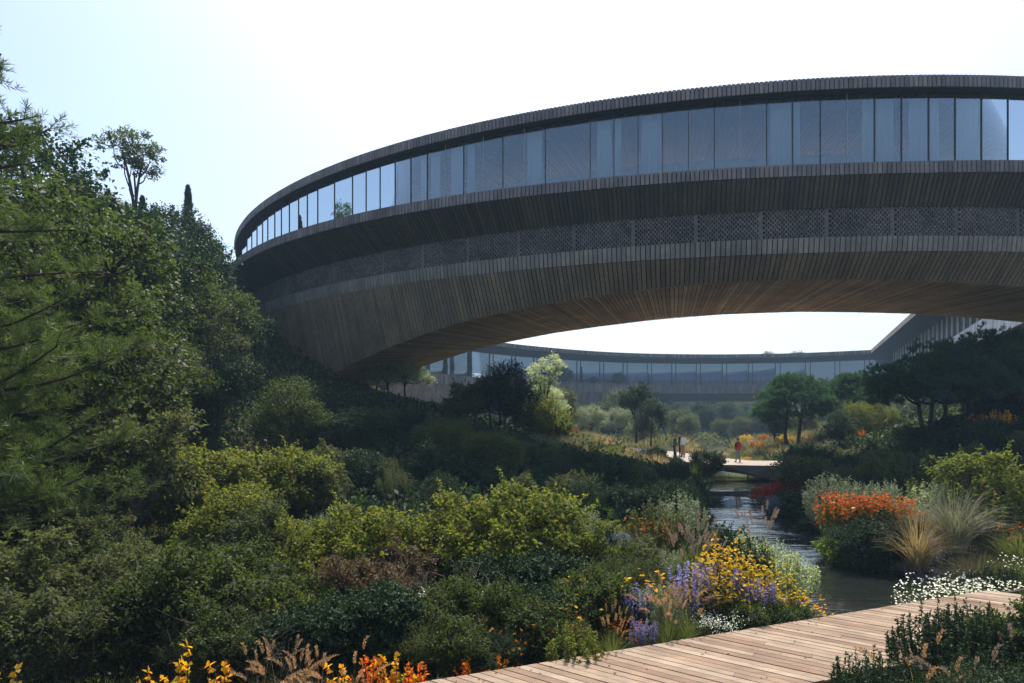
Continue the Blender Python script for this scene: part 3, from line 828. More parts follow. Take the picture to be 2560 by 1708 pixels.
def put(kind, x, y, s=1.0, rz=None, label=None, cat='shrub', group=None, z=None, mats=None, sz=None, tilt=(0, 0), name=None):
    nm, parts = PROTO[kind]
    nm = name or nm
    z = tz(x, y) - .03 if z is None else z
    rz = random.uniform(0, 6.28) if rz is None else rz
    sv = (s, s, s * (sz or 1))
    if len(parts) == 1:
        r_ = bpy.data.objects.new(nm, parts[0][1]); col.objects.link(r_); ob = [(r_, parts[0])]
    else:
        r_ = bpy.data.objects.new(nm, None); col.objects.link(r_); r_.empty_display_size = .3
        ob = []
        for pr in parts:
            o = bpy.data.objects.new(pr[0], pr[1]); col.objects.link(o); o.parent = r_; ob.append((o, pr))
    r_.location = (x, y, z); r_.rotation_euler = (tilt[0], tilt[1], rz); r_.scale = sv
    if mats:
        for o, pr in ob:
            if pr[0] in mats:
                o.material_slots[0].link = 'OBJECT'; o.material_slots[0].material = M[mats[pr[0]]]
    if label: r_['label'] = label
    r_['category'] = cat
    if group: r_['group'] = group
    return r_

# broadleaf trees about 6 m tall
def mk_tree(kind, seed, H, Rr_, nl, ncl, nlf, leaf, m, nm='broadleaf_tree', cr=.38, sub=70, tr_h=.45):
    g = np.random.default_rng(seed)
    lobes = [(0, 0, H * .68, Rr_ * .68)]
    for k in range(nl):
        a = 6.283 * k / nl + g.uniform(-.4, .4); rr = Rr_ * g.uniform(.42, .66)
        lobes.append((math.cos(a) * rr, math.sin(a) * rr, H * g.uniform(.36, .80), Rr_ * g.uniform(.30, .52)))
    lobes.append((g.uniform(-.2, .2), g.uniform(-.2, .2), H * .86, Rr_ * .38))
    (LV, LF), (WV, WF) = broad(seed, lobes, ncl, nlf, leaf, leaf * .62, cr, [((0, 0, -.3), (g.uniform(-.3, .3), g.uniform(-.3, .3), H * tr_h))], H * .022, zmin=.25, sub=sub, shoots=int(ncl * .7), shl=.75, shn=26)
    proto(kind, [('crown', LV, LF, m), ('trunk', WV, WF, M['bark'])], nm)
mk_tree('tree_a', 11, 6.0, 2.7, 7, 170, 75, .15, M['leaf'])
mk_tree('tree_b', 12, 6.0, 2.3, 6, 150, 75, .15, M['leaf'])
mk_tree('tree_c', 13, 5.5, 2.9, 8, 180, 75, .14, M['leaf'])
mk_tree('tree_d', 14, 6.5, 2.0, 6, 140, 75, .15, M['leaf'])
mk_tree('tree_near', 15, 8.0, 3.3, 12, 360, 62, .135, M['leaf'], cr=.30, sub=200)
# open crowned tree: few clumps, branches show against the sky
(LV, LF), (WV, WF) = broad(21, [(0, 0, 8.0, 1.5), (1.5, 0, 8.2, 1.0), (-1.5, .3, 7.9, 1.0), (.4, .8, 9.0, 1.0), (.7, -.5, 6.6, .9), (-.8, -.3, 6.8, .9)], 75, 42, .20, .13, .26, [((0, 0, -.3), (0, 0, 6.2)), ((.1, 0, 3), (.9, .1, 7.6)), ((.0, 0, 3.5), (-.9, .2, 7.6))], .12, sub=75, twig=.018)
proto('tree_open', [('crown', LV, LF, M['leaf']), ('trunk', WV, WF, M['bark'])], 'sparse_tree')

# shrubs about 2 m tall, leaves a few centimetres long
def mk_bush(kind, seed, H, Rr_, nl, ncl, nlf, ln, wd, m, cr=.15, nm='leafy_shrub', sub=60, top=True, shl=.36):
    g = np.random.default_rng(seed)
    lobes = [(0, 0, H * .5, Rr_ * .7)]
    for k in range(nl):
        a = 6.283 * k / nl + g.uniform(-.4, .4); rr = Rr_ * g.uniform(.35, .65)
        lobes.append((math.cos(a) * rr, math.sin(a) * rr, H * g.uniform(.30, .72), Rr_ * g.uniform(.30, .48)))
    if top:
        for k in range(3): lobes.append((g.uniform(-.5, .5) * Rr_, g.uniform(-.5, .5) * Rr_, H * g.uniform(.78, .92), Rr_ * g.uniform(.16, .26)))
    tr = [((g.uniform(-.12, .12), g.uniform(-.12, .12), -.1), (g.uniform(-.5, .5) * Rr_, g.uniform(-.5, .5) * Rr_, H * .5)) for _ in range(5)]
    (LV, LF), (WV, WF) = broad(seed, lobes, ncl, nlf, ln, wd, cr, tr, .022, zmin=.06, sub=sub, twig=.003, shoots=int(ncl * .6), shl=shl, shn=24)
    proto(kind, [('foliage', LV, LF, m), ('stems', WV, WF, M['bark'])], nm)
mk_bush('bush_a', 31, 2.0, 1.25, 9, 260, 46, .085, .052, M['leaf'], cr=.12)
mk_bush('bush_b', 32, 2.2, 1.15, 8, 230, 40, .095, .055, M['leaf_y'], cr=.12, shl=.5)
mk_bush('bush_c', 33, 1.6, 1.2, 9, 260, 46, .080, .050, M['leaf_d'], cr=.11)
mk_bush('bush_fine', 34, 1.0, .75, 7, 260, 60, .035, .016, M['leaf_d'], cr=.075)
mk_bush('bush_mid', 35, 2.0, 1.5, 8, 120, 60, .12, .075, M['leaf_d'], cr=.24)

# upright stems clothed in small leaves (rosemary, olive-like and silver shrubs)
def stems(seed, n, H, spread, lps, ln, wd, base=.12, curve=.25, lo=.15, rad=.004, hv=.25, lean=1.0, ldir=.6):
    g = np.random.default_rng(seed)
    Ls = []; Ws = []
    for _ in range(n):
        a = g.uniform(0, 6.283); r_ = spread * math.sqrt(g.uniform(0, 1)); h = H * g.uniform(1 - hv, 1) * (1 - .35 * (r_ / spread) ** 2)
        b0 = np.array([math.cos(a), math.sin(a), 0]) * base * (r_ / spread); tip = np.array([math.cos(a) * r_ * lean, math.sin(a) * r_ * lean, h])
        t = np.linspace(0, 1, 6)[:, None]
        P = b0 + (tip - b0) * t + np.array([math.cos(a), math.sin(a), 0]) * (np.sin(t * 3.14) * curve * r_) 
        P += g.normal(0, .01, P.shape) * t
        Ws.append(tube(P, np.linspace(rad * 1.6, rad * .5, 6), 3))
        u_ = g.uniform(lo, 1, lps)
        X = np.stack([np.interp(u_, t[:, 0], P[:, k]) for k in range(3)], -1)
        ax = unit(tip - b0)
        d = rdir(lps, g) + ax * ldir
        Ls.append((X, d))
    X = np.concatenate([a for a, b in Ls]); D = np.concatenate([b for a, b in Ls])
    LV, LF = leaves(X, D, rdir(len(X), g) + np.array([0, 0, .8]), ln, wd, rg=g)
    return (LV, LF), join(Ws)
(a_, b_) = stems(41, 130, 1.9, .85, 85, .075, .022, lean=1.0)
proto('olive', [('foliage', *a_, M['leaf_s']), ('stems', *b_, M['bark_l'])], 'silver_shrub')
(a_, b_) = stems(42, 190, .9, .5, 100, .032, .014, rad=.003, hv=.45)
proto('rosemary', [('foliage', *a_, M['leaf_d']), ('stems', *b_, M['bark'])], 'small_leaved_shrub')
(a_, b_) = stems(43, 70, 1.2, .55, 60, .05, .03, rad=.004)
proto('pale_shrub', [('foliage', *a_, M['leaf_w']), ('stems', *b_, M['bark_l'])], 'pale_leaved_shrub')
(a_, b_) = stems(44, 60, 1.2, .6, 60, .07, .035, rad=.004, hv=.5)
proto('herb', [('foliage', *a_, M['leaf_y']), ('stems', *b_, M['bark_l'])], 'leafy_herb')
# dead twiggy shrub
g_ = np.random.default_rng(45); W_ = []
for _ in range(60):
    a = g_.uniform(0, 6.283); r_ = g_.uniform(.2, .9)
    p = bend((0, 0, 0), (math.cos(a) * r_, math.sin(a) * r_, g_.uniform(.4, 1.1)), 6, .12, g_); W_.append(tube(p, np.linspace(.010, .003, 6), 4))
    for _ in range(4):
        s_ = p[g_.integers(2, 6)]; W_.append(tube(bend(s_, s_ + g_.normal(0, .17, 3) + np.array([0, 0, .08]), 4, .1, g_), np.linspace(.005, .002, 4), 3))
proto('twigs', [('twigs', *join(W_), M['bark_l'])], 'bare_twiggy_shrub')

# grasses
def blades(seed, n, H, spread, wd, base=.08, arch=.6, seg=5, hv=.4, up=1.0):
    g = np.random.default_rng(seed)
    a = g.uniform(0, 6.283, n); L_ = H * g.uniform(1 - hv, 1.1, n); o = spread * g.uniform(.1, 1, n) ** .8
    b0 = np.stack([np.cos(a), np.sin(a), 0 * a], -1) * base * g.uniform(0, 1, (n, 1))
    hd = np.stack([np.cos(a + g.normal(0, .25, n)), np.sin(a + g.normal(0, .25, n)), 0 * a], -1)
    t = np.linspace(0, 1, seg)
    hh = (t[None] * up - arch * (o / spread)[:, None] * t[None] ** 2.4) * L_[:, None]
    rr = o[:, None] * t[None] ** 1.5
    P = b0[:, None] + hd[:, None] * rr[..., None]; P[..., 2] += hh
    sd = np.stack([-hd[:, 1], hd[:, 0], 0 * a], -1); sd = unit(sd + g.normal(0, .35, sd.shape))
    w_ = wd * (1 - t ** 2 * .9)[None, :, None] * g.uniform(.7, 1.2, (n, 1, 1)) * .5
    V_ = np.stack([P - sd[:, None] * w_, P + sd[:, None] * w_], 2).reshape(-1, 3)
    k = np.arange(n)[:, None] * seg * 2 + np.arange(seg - 1)[None] * 2
    F_ = np.stack([k, k + 1, k + 3, k + 2], -1).reshape(-1, 4)
    return (V_, F_), P
def plumes(seed, P, pick, L_=.28, r_=.018, n=90, curve=.3):
    """bristly seed heads at the ends of chosen blades"""
    g = np.random.default_rng(seed); X = []; D = []
    stalks = []
    for j in pick:
        tip = P[j, -1]; ax = unit(P[j, -1] - P[j, -2]); 
        ax = unit(ax + np.array([0, 0, .55]))
        t = g.uniform(0, 1, n)
        sg = np.array([ax[0], ax[1], 0]) * curve
        c = tip + ax * (t * L_)[:, None] + (sg - np.array([0, 0, curve * .5])) * (t ** 2 * L_)[:, None]
        rad = r_ * np.sin(np.clip(t * 1.05 + .08, 0, 1) * 3.14) ** .6
        q = unit(np.cross(rdir(n, g), ax))
        X.append(c + q * (rad * g.uniform(.1, .8, n))[:, None]); D.append(ax * 1.1 + q * .75)
    X = np.concatenate(X); D = np.concatenate(D)
    return leaves(X, D, rdir(len(X), g), .030, .0075, rg=g)
(bl, P_) = blades(51, 520, 1.35, .95, .011, base=.16, arch=.55)
proto('grass_big', [('blades', *bl, M['silver_grass'])], 'arching_grass_clump')
(bl, P_) = blades(52, 260, 1.0, .55, .008, base=.10, arch=.45)
(b2, P2) = blades(53, 20, 1.25, .35, .005, base=.08, arch=.22, hv=.25)
V1, F1 = join([bl, b2])
proto('grass_plume', [('blades', V1, F1, M['grass']), ('plumes', *plumes(54, P2, range(20), .19, .013, 100), M['plume'])], 'plume_grass')
(bl, P_) = blades(55, 170, .75, .45, .008, base=.10, arch=.5)
proto('grass_tuft', [('blades', *bl, M['straw'])], 'grass_tuft')
(b2, P2) = blades(56, 26, .85, .5, .005, base=.12, arch=.4, hv=.4)
proto('reed_plumes', [('blades', *b2, M['straw']), ('plumes', *plumes(57, P2, range(26), .22, .016, 110, .5), M['plume_b'])], 'dry_plume_grass')
(b2, P2) = blades(156, 9, .85, .4, .005, base=.08, arch=.35, hv=.4)
(b3, P3) = blades(157, 60, .6, .35, .006, base=.10, arch=.5)
V1, F1 = join([b2, b3])
proto('reed_few', [('blades', V1, F1, M['straw']), ('plumes', *plumes(158, P2, range(9), .20, .012, 90, .6), M['plume_b'])], 'dry_plume_grass')
# meadow tuft for the plateau: feathery
(bl, P_) = blades(58, 420, .9, .6, .014, base=.35, arch=.4)
proto('meadow_tuft', [('blades', *bl, M['straw'])], 'feathery_grass_tuft')

# flowers: stems with leaves and blossom heads made of petals
def flower(seed, n, H, spread, petal, head, ppb, per, m_f, m_l, spike=0.0, lps=26, lf=.06, hv=.35, base=.15, top=.25):
    g = np.random.default_rng(seed)
    Lx = []; Ld = []; Ws = []; Px = []; Pd = []; Pn = []
    for _ in range(n):
        a = g.uniform(0, 6.283); r_ = spread * math.sqrt(g.uniform(0, 1)); h = H * g.uniform(1 - hv, 1) 
        b0 = np.array([math.cos(a), math.sin(a), 0]) * base * r_ / spread * 2; tip = np.array([math.cos(a) * r_, math.sin(a) * r_, h])
        P = bend(b0, tip, 5, .04, g); Ws.append(tube(P, np.linspace(.005, .002, 5), 3))
        t = g.uniform(.08, .85, lps); X = np.stack([np.interp(t, np.linspace(0, 1, 5), P[:, k]) for k in range(3)], -1)
        Lx.append(X); Ld.append(rdir(lps, g) + np.array([0, 0, .4]))
        for b in range(per):
            if spike: c = tip + np.array([0, 0, 1]) * (-spike * b / per) + g.normal(0, .008, 3)
            else: c = tip + g.normal(0, 1, 3) * np.array([.07, .07, .05]) * (b > 0) - np.array([0, 0, g.uniform(0, top) * (b > 0)])
            if not spike and b: Ws.append(tube(np.array([P[3], c]), [.002, .0015], 3))
            th = np.linspace(0, 6.283, ppb, endpoint=False) + g.uniform(0, 1)
            ax = unit(g.normal(0, .5, 3) + np.array([0, -.2, .8])); e1 = unit(np.cross(ax, [1, .2, .1])); e2 = np.cross(ax, e1)
            d = np.cos(th)[:, None] * e1 + np.sin(th)[:, None] * e2 + ax * g.uniform(.1, .8)
            Px.append(np.repeat(c[None], ppb, 0)); Pd.append(d); Pn.append(np.repeat(ax[None], ppb, 0))
    LV_, LF_ = leaves(np.concatenate(Lx), np.concatenate(Ld), rdir(n * lps, g) + np.array([0, 0, .8]), lf, lf * .38, rg=g)
    PX = np.concatenate(Px)
    PV, PF = leaves(PX, np.concatenate(Pd), np.concatenate(Pn), head, petal, rg=g)
    return [('foliage', *join([(LV_, LF_)]), m_l), ('stems', *join(Ws), M['grass']), ('blossoms', PV, PF, m_f)]
proto('fl_yellow', flower(61, 30, 1.25, .36, .026, .028, 6, 15, M['yellow'], M['leaf'], hv=.6, top=.32), 'yellow_flower_plant')
proto('fl_orange', flower(62, 60, 1.5, .55, .030, .034, 6, 14, M['orange'], M['lime'], lf=.13, lps=26, top=.55), 'orange_flower_plant')
proto('fl_red', flower(63, 60, 1.1, .7, .045, .06, 5, 8, M['red'], M['leaf_d']), 'red_flower_plant')
proto('fl_daisy', flower(64, 44, .62, .8, .020, .026, 7, 2, M['white'], M['leaf'], lf=.045, lps=22, top=.12), 'white_daisy_plant')
proto('fl_umbel', flower(65, 40, .7, .45, .014, .016, 6, 14, M['white'], M['leaf_o'], lf=.05, top=.02), 'white_umbel_plant')
proto('fl_purple', flower(66, 46, .95, .30, .018, .024, 5, 17, M['purple'], M['leaf_o'], spike=.32, lf=.05, lps=18), 'lilac_spike_plant')
proto('fl_pom', flower(67, 16, .9, .5, .040, .045, 9, 3, M['yellow'], M['leaf'], lf=.07, lps=40, top=.3), 'yellow_pompom_plant')
proto('fl_spray', flower(68, 30, .7, .45, .022, .03, 6, 4, M['orange'], M['leaf'], lf=.05, lps=34, top=.3), 'orange_dotted_plant')
# autumn sapling: large leaves
(a_, b_) = stems(69, 4, .9, .14, 14, .080, .052, base=.04, rad=.006, hv=.4, lo=.35, ldir=.2)
proto('sapling', [('foliage', *a_, M['autumn_y']), ('stems', *b_, M['bark'])], 'autumn_sapling')
(a_, b_) = stems(70, 11, .58, .28, 26, .055, .034, base=.06, rad=.005, hv=.45, lo=.3, ldir=.1)
proto('autumn_bush', [('foliage', *a_, M['autumn']), ('stems', *b_, M['bark'])], 'autumn_shrub')
(a_, b_) = stems(71, 34, .85, .65, 26, .16, .055, base=.10, rad=.006, hv=.4, lo=.2, ldir=.9)
proto('broad_lime', [('foliage', *a_, M['lime']), ('stems', *b_, M['grass'])], 'lime_leaved_plant')

# conifers
def tufts(seed, C, D, n, ln, wd, m=None, spread=.9):
    g = np.random.default_rng(seed)
    N = len(C)
    idx = np.repeat(np.arange(N), n)
    d = D[idx] + rdir(N * n, g) * spread
    P = C[idx] + D[idx] * g.uniform(-.5, .25, (N * n, 1)) * ln
    return leaves(P, d, rdir(N * n, g), ln, wd, fold=.05, rg=g)
def stone_pine(kind, seed, H, Rr_, nt_, mat_, ntuft=900, trunks=3):
    g = np.random.default_rng(seed)
    C = []; W_ = []
    hubs = []
    for k in range(trunks):
        a = 6.283 * k / trunks + g.uniform(-.5, .5)
        b = np.array([math.cos(a) * .25, math.sin(a) * .25, 0]); t_ = np.array([math.cos(a) * Rr_ * .22, math.sin(a) * Rr_ * .22, H * .38])
        W_.append(tube(bend(b - [0, 0, .3], t_, 7, .05, g), np.linspace(.13, .085, 7), 7))
        for q in range(7):
            aa = a + g.uniform(-1.3, 1.3); rr = Rr_ * g.uniform(.25, .8)
            e = np.array([math.cos(aa) * rr, math.sin(aa) * rr, H * (.80 - .22 * (rr / Rr_) ** 2) * g.uniform(.85, 1)])
            P = bend(t_, e, 7, .10, g); W_.append(tube(P, np.linspace(.07, .022, 7), 5)); hubs.append(e)
    hubs = np.array(hubs)
    pads = []
    for _ in range(60):
        a = g.uniform(0, 6.283); rr = Rr_ * math.sqrt(g.uniform(0, 1)) * .92
        z = H * (.90 - .42 * (rr / Rr_) ** 2.2) * g.uniform(.78, 1.0)
        pads.append((math.cos(a) * rr, math.sin(a) * rr, z, Rr_ * g.uniform(.17, .30)))
    for _ in range(26):
        a = g.uniform(0, 6.283); rr = Rr_ * math.sqrt(g.uniform(.15, 1)) * .95
        pads.append((math.cos(a) * rr, math.sin(a) * rr, H * g.uniform(.40, .62), Rr_ * g.uniform(.12, .20)))
    pads = np.array(pads)
    for p in pads:
        h = hubs[np.argmin(np.linalg.norm(hubs - p[:3], axis=1))]
        W_.append(tube(bend(h, p[:3], 5, .1, g), np.linspace(.025, .010, 5), 4))
    per = ntuft // len(pads)
    C = []; D = []
    for p in pads:
        v = rdir(per, g); v[:, 2] = np.abs(v[:, 2]) * .9 + g.uniform(-.45, .1, per)
        c = p[:3] + v * p[3] * g.uniform(.55, 1.05, (per, 1)) * np.array([1, 1, .72])
        C.append(c); D.append(unit(v + np.array([0, 0, .55])))
    LV_, LF_ = tufts(seed + 1, np.concatenate(C), np.concatenate(D), nt_, .17, .024)
    proto(kind, [('crown', LV_, LF_, mat_), ('trunk', *join(W_), M['bark'])], 'stone_pine')
stone_pine('stone_pine', 81, 5.4, 3.1, 26, M['needle_d'], 4200, 3)
stone_pine('stone_pine_b', 83, 5.2, 2.3, 24, M['needle_d'], 3000, 2)

# tall foreground pine: whorled limbs carrying drooping fans of long needles
g_ = np.random.default_rng(91); C_ = []; D_ = []; W_ = []
Hp = 11.0
W_.append(tube(bend((0, 0, -.4), (.2, .1, Hp), 12, .01, g_), np.linspace(.24, .05, 12), 9))
for zz in np.arange(1.6, Hp - .1, .30):
    f = 1 - (zz / Hp) ** 1.6
    for q in range(5):
        a = g_.uniform(0, 6.283); L_ = (.9 + 3.4 * f) * g_.uniform(.5, 1.08)
        e = np.array([math.cos(a) * L_, math.sin(a) * L_, zz + L_ * g_.uniform(.05, .38)])
        P = bend((.02 * zz, 0, zz), e, 8, .05, g_); W_.append(tube(P, np.linspace(.05, .012, 8), 5))
        m__ = int(8 * L_)
        for j in range(m__):
            t = g_.uniform(.32, 1.0); b0 = np.array([np.interp(t, np.linspace(0, 1, 8), P[:, k]) for k in range(3)])
            dd = unit(unit(e) * .9 + g_.normal(0, .6, 3) + np.array([0, 0, .10])); l2 = g_.uniform(.30, .72)
            tip = b0 + dd * l2 * np.array([1, 1, .7])
            if j % 3 == 0: W_.append(tube(np.array([b0, (b0 + tip) / 2 + [0, 0, .02], tip]), [.010, .007, .004], 3))
            for s_ in np.linspace(.25, 1, 5): C_.append(b0 + (tip - b0) * s_); D_.append(unit(dd + np.array([0, 0, .35])))
C_ = np.array(C_); D_ = np.array(D_)
LV, LF = tufts(92, C_, D_, 13, .150, .013, spread=1.05)
print('pine leaves', len(LF))
proto('big_pine', [('crown', LV, LF, M['needle']), ('trunk', *join(W_), M['bark'])], 'tall_pine')

def cyp(kind, seed, H, r_, n):
    g = np.random.default_rng(seed)
    t = g.uniform(0, 1, n) ** .85; a = g.uniform(0, 6.283, n)
    lump = 1 + .22 * np.sin(a * 3 + t * 22) + .15 * np.sin(a * 5 - t * 40)
    rad = r_ * np.minimum(1, (t + .03) * 6) * (1 - t) ** .62 * lump * g.uniform(.72, 1.02, n)
    P = np.stack([np.cos(a) * rad, np.sin(a) * rad, t * H + .1], -1)
    d = np.stack([np.cos(a) * .35, np.sin(a) * .35, np.ones(n)], -1) + rdir(n, g) * .4
    LV_, LF_ = leaves(P, d, np.stack([np.cos(a), np.sin(a), 0 * a], -1) + rdir(n, g) * .5, .26, .09, rg=g)
    proto(kind, [('crown', LV_, LF_, M['cypress']), ('trunk', *tube(np.array([(0, 0, -.3), (0, 0, H * .5), (0, 0, H * .92)]), [.12, .07, .02]), M['bark'])], 'cypress')
cyp('cypress', 95, 8.0, .62, 5200)

# ------------------------------------------------------------------ people
def skin_mesh(name, verts, edges, radii, mats, zone):
    me = bpy.data.meshes.new(name + '_skeleton'); me.from_pydata(verts, edges, [])
    o = bpy.data.objects.new(name + '_skeleton', me); col.objects.link(o)
    md = o.modifiers.new('s', 'SKIN'); md.use_smooth_shade = True
    sv = me.skin_vertices[0].data
    for k, r_ in enumerate(radii): sv[k].radius = (r_ if isinstance(r_, tuple) else (r_, r_)); sv[k].use_root = (k == 0)
    md2 = o.modifiers.new('d', 'SUBSURF'); md2.levels = 2; md2.render_levels = 2
    dg = bpy.context.evaluated_depsgraph_get(); dg.update()
    m2 = bpy.data.meshes.new_from_object(o.evaluated_get(dg)); m2.name = name
    bpy.data.objects.remove(o); bpy.data.meshes.remove(me)
    m2.materials.clear()
    for m_ in mats: m2.materials.append(m_)
    for p in m2.polygons: p.material_index = zone(p.center); p.use_smooth = True
    return m2
SK = plain('skin', (.42, .26, .19), .6, var=.05); HAIRM = plain('dark_hair', (.03, .02, .015), .6)
def cloth(n, c): return plain('cloth_' + n, c, .85, .15, var=.08, scale=12)
def person(x, y, z, H, face, top, leg, shoe, label, wide=1.0, loose=1.0, step=.0, arm=(.0, .0), hat=None, sleeves=None, coat=None):
    k = H / 1.75
    e = empty('person', (x, y, z), label, 'person', 'people on the pale footbridge')
    e.rotation_euler[2] = face
    v = []; r_ = []; ed = []
    def add(p, rad, par=None):
        v.append(tuple(c * k for c in p)); r_.append(tuple(q * k for q in rad) if isinstance(rad, tuple) else rad * k)
        if par is not None: ed.append((par, len(v) - 1))
        return len(v) - 1
    pel = add((0, 0, .95), (.155 * wide, .115))
    wa = add((0, .0, 1.10), (.135 * wide, .10), pel); ch = add((0, -.01, 1.28), (.165 * wide, .115), wa); sh = add((0, 0, 1.42), (.12 * wide, .085), ch)
    nk = add((0, .0, 1.51), .05, sh); h0 = add((0, .012, 1.60), (.072, .082), nk); h1 = add((0, .012, 1.69), (.072, .085), h0)
    nose = add((0, .108, 1.625), .014, h0)
    for s, st, am in ((-1, step, arm[0]), (1, -step, arm[1])):
        hp = add((s * .09, 0, .88), .085 * loose, pel); kn = add((s * .10, st * .5 + .015, .49), .062 * loose, hp); an = add((s * .10, st, .10), .046 * loose, kn)
        hl = add((s * .10, st - .01, .045), .040, an); toe = add((s * .125, st + .17, .03), (.036, .026), hl)
        so_ = add((s * .20 * wide, 0, 1.40), .058, sh); el = add((s * .245 * wide, -.02, 1.12), .045, so_); wr = add((s * .235 * wide, .06 + am, .90 + am * .5), .030, el); hd = add((s * .225 * wide, .08 + am, .83 + am * .5), (.032, .020), wr)
        for f in range(4): add((s * .225 * wide, .055 + am + f * .018, .755 + am * .5 - .006 * (1 - abs(f - 1.5))), .009, hd)
        add((s * .20 * wide, .115 + am, .80 + am * .5), .010, hd)
    def zone(c):
        c = c / k
        if c.z > 1.475: return 0
        if abs(c.x) > .185 * wide and c.z < .915: return 0
        if c.z < .075: return 3
        if abs(c.x) > .19 * wide and c.z < 1.40: return 4
        if c.z > .93: return 1
        return 2
    me = skin_mesh('body', v, ed, r_, [SK, top, leg, shoe, sleeves or top], zone)
    o = bpy.data.objects.new('body', me); col.objects.link(o); o.parent = e
    # hair: cap over the back and top of the head
    a = np.linspace(0, 2 * np.pi, 16, endpoint=False); V = []
    for q in np.linspace(0, 1, 7):
        ph = q * 1.75; rr = .098 * math.sin(ph) + .001
        V.append(np.stack([rr * .92 * np.cos(a), .004 - .012 * q + rr * np.sin(a) * np.where(np.sin(a) > 0, 1 - .25 * q, 1.05), np.full(16, 1.655 + .105 * math.cos(ph)) + .045 * q * (np.sin(a) > 0)], -1))
    V = np.concatenate(V) * k
    F = [(j * 16 + i, j * 16 + (i + 1) % 16, (j + 1) * 16 + (i + 1) % 16, (j + 1) * 16 + i) for j in range(6) for i in range(16)]
    o = link('hair', meshdata('hair', V, F, [HAIRM], True)); o.parent = e
    for s in (-1, 1):
        Ve, Fe = lathe([(0.001, -.012), (.010, 0), (.001, .012)], 8)
        o = link('eye', meshdata('eye', (Ve + np.array([s * .03, .092, 1.65])) * k, Fe, [M['metal']])); o.parent = e
    if hat:
        Vh, Fh = lathe([(.001, 1.80), (.085, 1.79), (.10, 1.70), (.155, 1.695), (.155, 1.685), (.10, 1.685)], 18)
        h_ = link('hat', meshdata('hat', Vh * k + np.array([x, y, z]), Fh, [hat], True), label='dark brimmed hat on the walker with the red backpack', category='hat')
    if coat:
        a = np.linspace(0, 2 * np.pi, 20, endpoint=False); V = []
        for zz, rx, ry in ((.42, .20, .17), (.7, .185, .15), (.95, .178, .135), (1.12, .16, .12), (1.3, .19, .135), (1.42, .15, .10)):
            V.append(np.stack([rx * wide * np.cos(a), ry * np.sin(a), np.full(20, zz) + .01 * np.sin(3 * a)], -1))
        F = [(j * 20 + i, j * 20 + (i + 1) % 20, (j + 1) * 20 + (i + 1) % 20, (j + 1) * 20 + i) for j in range(5) for i in range(20)]
        o = link('coat', meshdata('coat', np.concatenate(V) * k, F, [coat], True)); o.parent = e
    return e
dk = cloth('black', (.014, .015, .018))
person(at(1687.5, 46.2), 46.2, .05, 1.72, -1.3, cloth('green', (.04, .10, .035)), cloth('dark_green', (.012, .022, .020)), dk, 'person in a green top and long dark trousers, leftmost of the group on the footbridge', wide=.9, loose=1.35, arm=(.02, .05))
person(at(1701.5, 47.3), 47.3, .05, 1.83, 1.9, dk, dk, dk, 'tall person in black standing behind the one in the white blouse', wide=1.05, arm=(.05, .02))
person(at(1707.5, 46.8), 46.75, .05, 1.78, 2.2, cloth('white', (.72, .74, .80)), cloth('tan', (.34, .20, .10)), dk, 'person in a white blouse and loose tan trousers, right one of the group', wide=.85, loose=1.55, arm=(.03, .0))
bx, by = at(1845, 40.8), 40.8
person(bx, by, .05, 1.60, .25, dk, cloth('grey', (.20, .19, .18)), dk, 'person in black sleeves and grey trousers alone on the footbridge prow', wide=1.0, loose=1.1, step=.10, hat=dk)
k_ = 1.60 / 1.75; m_ = MB()
prof = [(1.43, .11, .05), (1.40, .15, .10), (1.15, .165, .14), (.98, .155, .12), (.96, .12, .06)]
Vb = []
for zz, hx, dy in prof:
    Vb += [(-hx, -.10, zz), (hx, -.10, zz), (hx * .9, -.10 - dy, zz), (-hx * .9, -.10 - dy, zz)]
Fb = [(4 * j + i, 4 * j + (i + 1) % 4, 4 * j + 4 + (i + 1) % 4, 4 * j + 4 + i) for j in range(4) for i in range(4)] + [(3, 2, 1, 0), (16, 17, 18, 19)]
bp = empty('backpack', (bx, by, .05), 'red backpack worn by the walker with the dark hat', 'backpack'); bp.rotation_euler[2] = .25
REDC = cloth('red', (.50, .03, .02))
o = link('bag', meshdata('bag', np.array(Vb) * k_, Fb, [REDC], True)); o.parent = bp
for s in (-1, 1):
    V, F = tube(np.array([(s * .10, -.11, 1.40), (s * .11, -.05, 1.50), (s * .11, .09, 1.44), (s * .11, .13, 1.25), (s * .12, .02, 1.08), (s * .12, -.12, 1.03)]) * k_, .016, 5)
    o = link('strap', meshdata('strap', V, F, [REDC], True)); o.parent = bp

# ------------------------------------------------------------------ planting
def P(kind, px, Yd, s, label, cat='shrub', rz=None, **kw):
    return put(kind, at(px, Yd), Yd, s, rz, label, cat, **kw)
LY = {'foliage': 'leaf_y'}; LO = {'foliage': 'leaf_o'}; LS = {'foliage': 'leaf_s'}; LW = {'foliage': 'leaf_w'}; LD = {'foliage': 'leaf_d'}; LB = {'foliage': 'leaf_b'}; LG = {'foliage': 'leaf'}
CY = {'crown': 'leaf_y'}; CO = {'crown': 'leaf_o'}; CW = {'crown': 'leaf_w'}; CD = {'crown': 'leaf_d'}; CS = {'crown': 'leaf_s'}

